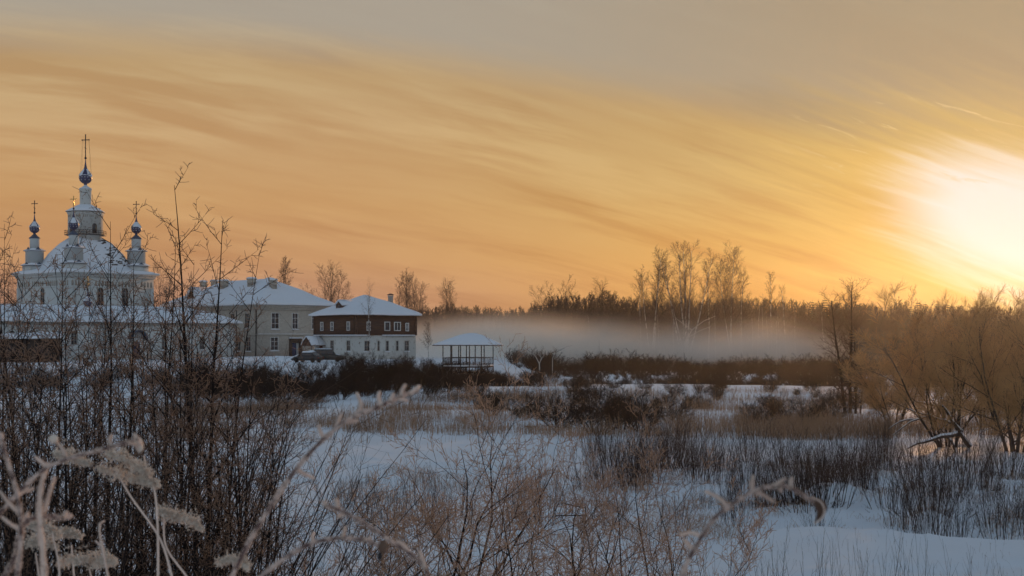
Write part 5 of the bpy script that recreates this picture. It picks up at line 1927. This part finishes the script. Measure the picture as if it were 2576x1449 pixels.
sapling(3011, [(345, 690), (320, 740)], 13.4, 350, .016, 'thin sapling below the cathedral eave')
sapling(3012, [(160, 700), (140, 760)], 10.6, 165, .018, 'thin sapling before the left cathedral wall')
sapling(3013, [(455, 700), (500, 720)], 13.2, 455, .016, 'thin sapling just behind the tallest one')
TL, TG = 'thin bare sapling within the dense dark thicket at lower left', 'thicket of bare saplings at lower left'
for k in range(38):
    U = -60 + 720 * ((k * .618 + .1) % 1)
    V = rg.uniform(690, 980)
    if U > 480: V += 130
    sapling(3100 + k, [(U + rg.gauss(0, 22), V), (U + rg.gauss(20, 40), V + rg.uniform(30, 120))], rg.uniform(9.2, 14.5), U, rg.uniform(.014, .021), TL, TG, dens=1.3)
SP = [dict(n=10, w=.05, up=.0, tp=.2),
      dict(n=6, w=.08, up=.03, k=8, a=(22, 50), l=(.25, .5), t0=.15, sh=.4, r=.5, tp=.3, rmin=.0016),
      dict(n=4, w=.12, up=.02, k=5, a=(28, 58), l=(.25, .5), t0=.1, sh=.4, r=.6, tp=.35, rmin=.0013)]
for k, (U, U2, V2, d) in enumerate(((560, 860, 1170, 10.0), (600, 900, 1290, 9.5), (520, 800, 1060, 12.5), (640, 1000, 1380, 10.5), (480, 720, 1000, 11.5), (700, 880, 1220, 13), (420, 640, 1010, 10), (90, -20, 1010, 9), (200, 330, 1080, 9), (30, 180, 1060, 9.4))):
    x0, y0, z0 = base_at(U, d)
    st = []
    for j in range(7):
        uu, vv = U2 + rg.gauss(0, 90), V2 + rg.gauss(0, 70)
        tx, _, tz = px(uu, vv, d)
        v = (tx - x0, rg.gauss(0, .3), tz - z0)
        st.append(((0, 0, 0), v, math.sqrt(sum(c * c for c in v)), .009))
    plant('arching_shrub', SP, 3300 + k, st, [5, 3, 3], [('stems', (0, 1, 2), (M['bark_dark'], M['bark_brown'], M['bark_brown']))], loc=(x0, y0, z0),
          label='low shrub of long dark arching shoots under the thicket', cat='shrub', group='arching shrubs at lower left')

CS = [dict(n=9, w=.15, up=.02, tp=.10),
      dict(n=8, w=.14, up=.05, k=8, a=(28, 62), l=(.35, .62), t0=.15, sh=.35, r=.6, tp=.3, rmin=.0032),
      dict(n=6, w=.12, up=.07, k=7, a=(25, 60), l=(.32, .58), t0=.12, sh=.35, r=.55, tp=.35, rmin=.0027),
      dict(n=4, w=.12, up=.07, k=5.5, a=(20, 50), l=(.30, .6), t0=.12, sh=.3, r=.6, tp=.5, rmin=.0032),
      dict(n=2, w=.10, up=.03, k=2.6, a=(25, 60), L=(.025, .09), t0=.1, sh=0, r=.8, tp=.8, rmin=.0030)]


def shrub(seed, U, d, tips, r0, label, crown='twig_gold', group=None, name='branching_shrub'):
    x0, y0, z0 = base_at(U, d)
    st = []
    for (u, v) in tips:
        tx, _, tz = px(u, v, d)
        w_ = (tx - x0, rg.gauss(0, .25), tz - z0)
        st.append(((rg.gauss(0, .04), 0, 0), w_, math.sqrt(sum(c * c for c in w_)), r0 * 1.5))
    return plant(name, CS, seed, st, [6, 5, 3, 3, 3], [('stems', (0,), M['bark_dark']), ('branches', (1, 2, 3, 4), (M['bark_dark'], M['twig_red'], M[crown], M[crown]))],
                 loc=(x0, y0, z0), label=label, cat='shrub', group=group)


shrub(3401, 1110, 17.0, [(960, 1130), (1050, 1060), (1150, 1020), (1240, 1110)], .020, 'central branching shrub with tan twig tips on the river bank')
shrub(3402, 1640, 19.0, [(1500, 1240), (1580, 1190), (1690, 1180), (1790, 1240)], .018, 'frosted tan branching shrub right of the picture centre')
shrub(3403, 1290, 15.0, [(1200, 1300), (1300, 1270), (1380, 1320)], .018, 'low tangled shrub between the two branching shrubs')
shrub(3404, 850, 14.0, [(760, 1290), (850, 1250), (940, 1310)], .012, 'low tangled shrub left of the central one')
shrub(3405, 1480, 16.0, [(1420, 1290), (1530, 1300), (1480, 1240)], .018, 'low tangled shrub left below the frosted shrub')
shrub(3406, 1010, 13.0, [(980, 1340), (1080, 1330), (1120, 1380)], .011, 'lowest tangle of twigs at the bottom below the central shrub')
shrub(3407, 1740, 15.0, [(1700, 1330), (1800, 1340)], .010, 'low tangle of twigs right below the frosted shrub')

# ---- thin stalks low on the right
RS = [dict(n=7, w=.035, up=.01, tp=.3), dict(n=3, w=.06, up=.08, k=6, a=(14, 32), l=(.10, .26), t0=.35, sh=.5, r=.6, tp=.5, rmin=.0015)]
for k in range(24):
    U = 1850 + 790 * (k + rg.random() * .8) / 24
    d = rg.uniform(15, 21)
    x0, y0, z0 = base_at(U, d)
    st = []
    V0 = rg.uniform(1290, 1400) + max(0, (U - 2150)) * .08
    for j in range(5):
        tx, _, tz = px(U + rg.gauss(0, 40), V0 + rg.uniform(-5, 110), d)
        v = (tx - x0, rg.gauss(0, .1), tz - z0)
        st.append(((rg.gauss(0, .25), rg.gauss(0, .2), 0), v, math.sqrt(sum(c * c for c in v)), .0045))
    plant('thin_stalks', RS, 3500 + k, st, [4, 3], [('stems', (0, 1), M['twig_dark'])], loc=(x0, y0, z0),
          label='bunch of thin upright bare stalks in the near snow at lower right', cat='dried plant', group='thin stalks at lower right')

# ------------------------------------------------------------------ twigs right before the lens
def smooth(pts, n=5):
    P_ = [np.array(p, float) for p in pts]
    P_ = [2 * P_[0] - P_[1]] + P_ + [2 * P_[-1] - P_[-2]]
    out = []
    for i in range(1, len(P_) - 2):
        for k in range(n):
            t = k / n
            a, b_, c, d = P_[i - 1], P_[i], P_[i + 1], P_[i + 2]
            out.append(.5 * ((2 * b_) + (-a + c) * t + (2 * a - 5 * b_ + 4 * c - d) * t * t + (-a + 3 * b_ - 3 * c + d) * t ** 3))
    out.append(P_[-2])
    return out


def near_twig(name, d, main, spurs, w0, w1, label, col='twig_frost', fuzz=1.0, seed=1, cat='twig', stem='near_stem'):
    """main and spurs are survey polylines; w0..w1 widths in survey units; the twig leans in depth too"""
    r_ = random.Random(seed)
    w0, w1 = w0 * .85, w1 * .80
    k_ = d / F
    P0 = px(main[0][0], main[0][1], d)
    root = empty(name, P0, 0, label, cat)
    def loc(u, v, dd=0):
        p = px(u, v, d + dd)
        return (p[0] - P0[0], p[1] - P0[1], p[2] - P0[2])
    n = len(main)
    Pm = smooth([loc(u, v, .10 * i / n) for i, (u, v) in enumerate(main)])
    rad = [(w0 + (w1 - w0) * i / (len(Pm) - 1)) * .5 * k_ * (1 + .18 * math.sin(i * 1.9)) for i in range(len(Pm))]
    b = MB(); b.tubes([(Pm, rad)], 8)
    b.build('stem', M[stem], root, smooth=True)
    sp_ = MB()
    allL = [(Pm, rad)]
    for s in spurs:
        Ps = smooth([loc(u, v, .05 + .02 * i) for i, (u, v) in enumerate(s)], 4)
        rr = [w1 * .5 * k_ * (1.0 - .25 * i / len(Ps)) for i in range(len(Ps))]
        sp_ = MB(); sp_.tubes([(Ps, rr)], 7); sp_.build('spur', M[col], root, smooth=True)
        allL.append((Ps, rr))
    if fuzz:
        fz = []
        for Pl, rl_ in allL:
            for i in range(len(Pl) - 1):
                a, c = np.array(Pl[i]), np.array(Pl[i + 1])
                l = float(np.linalg.norm(c - a))
                cnt = int(fuzz * l / k_ * 3.0)
                dr = (c - a) / (l + 1e-9)
                for m_ in range(cnt):
                    q = r_.random()
                    p = a * (1 - q) + c * q
                    v = np.array([r_.gauss(0, 1) for _ in range(3)]); v -= dr * float(v @ dr) * .6
                    v /= np.linalg.norm(v) + 1e-9
                    h = rl_[i] * r_.uniform(1.1, 1.9)
                    fz.append(([tuple(p + v * rl_[i] * .6), tuple(p + v * h)], [rl_[i] * .22, rl_[i] * .08]))
        if fz:
            b = MB(); b.tubes(fz, 3); b.build('frost', M[col], root)
    return root, loc, k_


near_twig('frosted_twig', 1.75, [(545, 1530), (640, 1340), (745, 1180), (830, 1090), (893, 1046), (960, 1020), (1008, 997), (1052, 982)],
          [[(893, 1046), (908, 1020), (897, 988)], [(960, 1020), (952, 1000), (955, 985)], [(1008, 997), (1012, 980), (1020, 968)], [(1030, 990), (1050, 975), (1055, 972)], [(1000, 1000), (1025, 1008)], [(845, 1078), (850, 1060), (858, 1042)], [(815, 1103), (805, 1085), (802, 1070)], [(745, 1180), (765, 1192), (790, 1203)], [(870, 1062), (900, 1058)], [(980, 1010), (990, 990)]],
          13, 11, 'long blurred frosted twig rising across the centre foreground', seed=5)
near_twig('frosted_twig', 1.6, [(822, 1272), (870, 1290), (930, 1325), (985, 1362), (1030, 1392), (1070, 1430), (1095, 1500), (1110, 1560)],
          [[(850, 1283), (848, 1265), (846, 1258)], [(822, 1272), (815, 1262)], [(870, 1290), (850, 1300)], [(1030, 1392), (1015, 1370), (1000, 1362)], [(1070, 1430), (1060, 1400), (1055, 1385)]],
          10, 12, 'blurred frosted twig sloping down right at the bottom centre', seed=6)
tw, loc, k_ = near_twig('frosted_twig', 1.7, [(560, 1560), (640, 1465), (720, 1402), (790, 1364), (860, 1353), (915, 1358), (955, 1372)],
                        [[(860, 1353), (866, 1335), (868, 1325)], [(790, 1364), (785, 1348), (790, 1340)], [(915, 1358), (935, 1352)]], 13, 10, 'blurred frosted twig arching to a dark bud at the bottom', seed=7)
def leafball(root, loc, U, V, w, h, mt, name, seed, tilt=0.0):
    r_ = random.Random(seed)
    c = loc(U, V, .08)
    V_, Q = [], []
    n1, n2 = 9, 12
    k = root_k
    for i in range(n1 + 1):
        t = math.pi * i / n1
        for j in range(n2):
            a = 2 * math.pi * j / n2
            rr = 1 + .28 * (r_.random() - .5)
            x, y, z = w * .5 * math.sin(t) * math.cos(a) * rr, w * .4 * math.sin(t) * math.sin(a) * rr, h * .5 * math.cos(t) * rr
            x, z = x * math.cos(tilt) - z * math.sin(tilt), x * math.sin(tilt) + z * math.cos(tilt)
            V_.append((c[0] + x * k, c[1] + y * k, c[2] + z * k))
    for i in range(n1):
        for j in range(n2):
            Q.append((i * n2 + j, i * n2 + (j + 1) % n2, (i + 1) * n2 + (j + 1) % n2, (i + 1) * n2 + j))
    b = MB(); b.add(V_, Q); return b.build(name, M[mt], root, smooth=True)
root_k = k_
leafball(tw, loc, 964, 1376, 26, 34, 'dead_leaf', 'bud', 1)
leafball(tw, loc, 956, 1398, 14, 22, 'iron', 'bud', 2)
tw, loc, k_ = near_twig('frosted_twig', 1.5, [(1690, 1540), (1722, 1430), (1765, 1350), (1802, 1298), (1850, 1262), (1893, 1236), (1935, 1224), (1985, 1226), (2020, 1246), (2045, 1262)],
                        [[(1893, 1238), (1892, 1215), (1894, 1197)], [(1945, 1224), (1962, 1212), (1975, 1204)], [(1988, 1226), (1989, 1210), (1992, 1202)], [(1830, 1278), (1815, 1258), (1795, 1245), (1775, 1236)], [(1900, 1236), (1925, 1248), (1945, 1262)], [(1765, 1350), (1740, 1340), (1712, 1345)], [(1748, 1385), (1730, 1370), (1722, 1358)], [(1960, 1224), (1965, 1236)]],
                        12, 12, 'long blurred frosted twig curving right and ending in a curled leaf', seed=8)
root_k = k_
def curl(root, loc, pts, w, mt, name):
    b = MB()
    V_, Q = [], []
    P_ = smooth([loc(u, v, .1 + .01 * i) for i, (u, v) in enumerate(pts)], 4)
    n2 = 6
    for i, p in enumerate(P_):
        t = i / (len(P_) - 1)
        ww = w * math.sin(math.pi * (.12 + .85 * t)) * root_k
        for sd in (0, 1):
            for j in range(n2):
                q = -1 + 2 * j / (n2 - 1)
                V_.append((p[0] + q * ww * .5, p[1] + (1 - q * q) * ww * .8 + sd * .0005, p[2] + q * ww * .22))
    m2_ = 2 * n2
    for i in range(len(P_) - 1):
        for j in range(n2 - 1):
            Q.append((i * m2_ + j, i * m2_ + j + 1, (i + 1) * m2_ + j + 1, (i + 1) * m2_ + j))
            Q.append((i * m2_ + n2 + j, (i + 1) * m2_ + n2 + j, (i + 1) * m2_ + n2 + j + 1, i * m2_ + n2 + j + 1))
    b.add(V_, Q)
    return b.build(name, M[mt], root, smooth=True)
curl(tw, loc, [(2035, 1252), (2058, 1262), (2068, 1282), (2062, 1300), (2050, 1312)], 30, 'dead_leaf', 'curled_leaf')
rim = MB(); rim.tubes([(smooth([loc(u, v, .09) for u, v in ((2040, 1250), (2064, 1262), (2074, 1284), (2066, 1304), (2048, 1318))], 4), [5.0 * .5 * k_] * 17)], 5)
rim.build('leaf_rim', M['twig_frost'], tw, smooth=True)

# ---- frosted goldenrod plumes and stalks, lower left
def plume(name, d, stem, arcs, label, seed, width=24, sw=7):
    r_ = random.Random(seed)
    k = d / F
    P0 = px(stem[0][0], stem[0][1], d)
    root = empty(name, P0, 0, label, 'dried flower')
    def loc(u, v, dd=0):
        p = px(u, v, d + dd)
        return (p[0] - P0[0], p[1] - P0[1], p[2] - P0[2])
    Ps = smooth([loc(u, v, 0) for u, v in stem])
    b = MB(); b.tubes([(Ps, [sw * .5 * k * (1 - .4 * i / len(Ps)) for i in range(len(Ps))])], 6)
    b.build('stem', M['twig_frost'], root, smooth=True)
    for arc in arcs:
        Pa = smooth([loc(u, v, r_.uniform(-.02, .02)) for u, v in arc], 6)
        T = [(Pa, [2.5 * .5 * k] * len(Pa))]
        nP = len(Pa)
        for i in range(nP):
            t = i / (nP - 1)
            ww = width * k * (.45 + .75 * math.sin(math.pi * min(1, t * .85 + .12)))
            for m_ in range(22):
                lump = .35 + 1.3 * float(vn(i * .8 + seed, m_ * .05, 91))
                p = Pa[i] + np.array([r_.gauss(0, .30), r_.gauss(0, .30), r_.gauss(.12, .30)]) * ww * lump
                for w_ in range(4):
                    v = np.array([r_.gauss(0, 1), r_.gauss(0, 1), r_.gauss(.25, 1)])
                    v /= np.linalg.norm(v)
                    T.append(([tuple(p), tuple(p + v * r_.uniform(3.0, 10.0) * k)], [1.0 * k, .35 * k]))
        b = MB()
        b.tubes(T[:1], 4); b.tubes(T[1:], 3)
        b.build('flower_plume', M['plume'], root)
    return root


plume('goldenrod_plume', 2.6, [(395, 1560), (398, 1400), (395, 1290), (388, 1230), (372, 1190), (362, 1145)], [[(270, 1142), (300, 1150), (330, 1168), (355, 1180), (378, 1196)], [(250, 1182), (290, 1192), (330, 1205), (365, 1212), (398, 1222)]], 'double fluffy frosted goldenrod plume on a bent stem', 10, 26)
plume('goldenrod_plume', 2.6, [(455, 1560), (430, 1440), (400, 1350), (330, 1250), (290, 1180)], [[(142, 1142), (165, 1148), (195, 1158), (222, 1168)]], 'small fluffy goldenrod plume topmost at lower left', 11, 22)
plume('goldenrod_plume', 2.8, [(470, 1580), (485, 1480), (420, 1380), (412, 1300)], [[(400, 1288), (425, 1296), (455, 1302), (482, 1314), (506, 1332)]], 'rightmost fluffy frosted goldenrod plume', 12, 22)
plume('goldenrod_plume', 2.7, [(128, 1600), (150, 1450), (132, 1340)], [[(76, 1326), (98, 1322), (120, 1328), (148, 1350)]], 'frosted plume beside the thick pale stalk', 13, 24)
plume('goldenrod_plume', 2.9, [(210, 1600), (190, 1480), (180, 1370)], [[(142, 1350), (162, 1342), (182, 1342), (202, 1350)]], 'small flat frosted plume right of the thick pale stalk', 14, 16)
plume('goldenrod_plume', 2.8, [(250, 1600), (240, 1500), (225, 1430)], [[(150, 1420), (185, 1410), (225, 1412), (262, 1418), (290, 1412)], [(240, 1418), (262, 1405), (288, 1416)]], 'wide frosted plume along the bottom left', 15, 26)
plume('goldenrod_plume', 2.8, [(95, 1600), (100, 1480), (90, 1390)], [[(72, 1372), (95, 1362), (118, 1366), (142, 1378)]], 'low frosted plume at the left behind the stalks', 16, 20)
plume('goldenrod_plume', 2.7, [(590, 1620), (600, 1500), (588, 1440)], [[(552, 1418), (580, 1408), (606, 1416), (625, 1432)]], 'small frosted plume at the bottom beside the long twig', 17, 18)
near_twig('dry_stalk', 1.7, [(112, 1560), (110, 1420), (100, 1300), (104, 1220), (122, 1165)], [[(110, 1290), (125, 1240), (138, 1200)]], 18, 13, 'thick pale frosted stalk at lower left', stem='twig_frost', seed=21)
near_twig('dry_stalk', 1.6, [(25, 1560), (50, 1400), (52, 1300), (38, 1220), (10, 1130), (2, 1090)], [[(50, 1330), (30, 1320), (5, 1300)], [(48, 1290), (20, 1262), (0, 1235)], [(44, 1245), (62, 1236), (84, 1228)]], 13, 11, 'dark curved stalk at the very left edge', seed=22)
tw, loc, k_ = near_twig('frosted_twig', 1.7, [(-60, 1340), (0, 1290), (60, 1225), (120, 1175), (190, 1148), (250, 1132), (300, 1118), (345, 1105)],
                        [[(165, 1150), (158, 1130), (140, 1108)], [(282, 1122), (275, 1108), (280, 1095)], [(320, 1112), (342, 1120), (350, 1135)], [(345, 1105), (355, 1118)], [(238, 1134), (262, 1128)], [(120, 1175), (102, 1160), (90, 1150)], [(345, 1105), (338, 1092)], [(60, 1225), (75, 1235)]], 12, 11, 'dark blurred twig arching over the goldenrod plumes', seed=23)
root_k = k_
leafball(tw, loc, 135, 1104, 24, 22, 'plume', 'seed_head', 3)
leafball(tw, loc, 350, 1118, 22, 40, 'plume', 'seed_head', 4, .2)
near_twig('dry_stalk', 2.2, [(300, 1580), (270, 1440), (250, 1330), (262, 1310)], [[(262, 1380), (240, 1360)]], 7, 6, 'thin pale stalk between the low plumes', stem='twig_frost', seed=24)
near_twig('dry_stalk', 1.7, [(-30, 1500), (30, 1420), (62, 1318), (110, 1300), (158, 1302), (180, 1296)], [[(62, 1318), (70, 1290)], [(158, 1302), (168, 1288)]], 16, 14, 'frosted crooked twig low at the left edge', seed=25)

# ------------------------------------------------------------------ air
def volume_mat(name, col, dens, aniso):
    m = bpy.data.materials.new(name)
    m.use_nodes = True
    nt = m.node_tree
    nt.nodes.clear()
    o = nt.nodes.new('ShaderNodeOutputMaterial')
    v = nt.nodes.new('ShaderNodeVolumePrincipled')
    v.inputs['Color'].default_value = col + (1,)
    v.inputs['Density'].default_value = dens
    v.inputs['Anisotropy'].default_value = aniso
    nt.links.new(v.outputs[0], o.inputs['Volume'])
    return m, nt, v


b = MB(); b.box(-720, 720, -70, 1010, -3, 48)
m, nt, v = volume_mat('haze_air', (.86, .84, .82), .00011, .82)
b.build('haze', m, kind='stuff', label='thin evening haze filling the valley')

m, nt, v = volume_mat('mist_air', (.995, .965, .90), .05, .45)
q = NG(nt)
t = q.n('ShaderNodeTexCoord').outputs['Object']
sp_ = q.n('ShaderNodeSeparateXYZ')
nt.links.new(t, sp_.inputs[0])
X_, Y_, Z_ = sp_.outputs
# object space of the mist: -1..1 in each axis
nz = q.noise(q.vec(q.m('MULTIPLY', X_, 2.6), q.m('MULTIPLY', Y_, 1.0), q.m('MULTIPLY', Z_, .8)), 1.0, 3.0, .5)
nf = q.m('SUBTRACT', nz, .5)
r2 = q.m('ADD', q.m('MULTIPLY', X_, X_), q.m('MULTIPLY', Y_, Y_))
# height of the bank's top falls from a hump on the left to a thin tongue on the right
hump = q.m('POWER', 2.718, q.m('MULTIPLY', q.m('MULTIPLY', q.m('ADD', X_, .30), q.m('ADD', X_, .30)), -8.0))
topz = q.m('MULTIPLY_ADD', hump, .34, q.m('MULTIPLY_ADD', nf, .75, -.24))
up = q.m('SUBTRACT', topz, Z_)
a1 = q.m('POWER', q.sstep(up, -.62, .62), 1.6)
a2 = q.sstep(Z_, -.80, -.18)
edge_ = q.m('MULTIPLY', q.sstep(q.m('ABSOLUTE', X_), .98, .60), q.sstep(q.m('ABSOLUTE', Y_), .97, .3))
dn = q.m('MULTIPLY', q.m('MULTIPLY', a1, a2), edge_)
nt.links.new(q.m('MULTIPLY', dn, .15), v.inputs['Density'])
b = MB(); b.box(-1, 1, -1, 1, -1, 1)
mist = b.build('mist', m, kind='stuff', label='pale mist bank lying before the forest')
mist.location = (14, 243, 6.9)
mist.scale = (50, 26, 8.0)
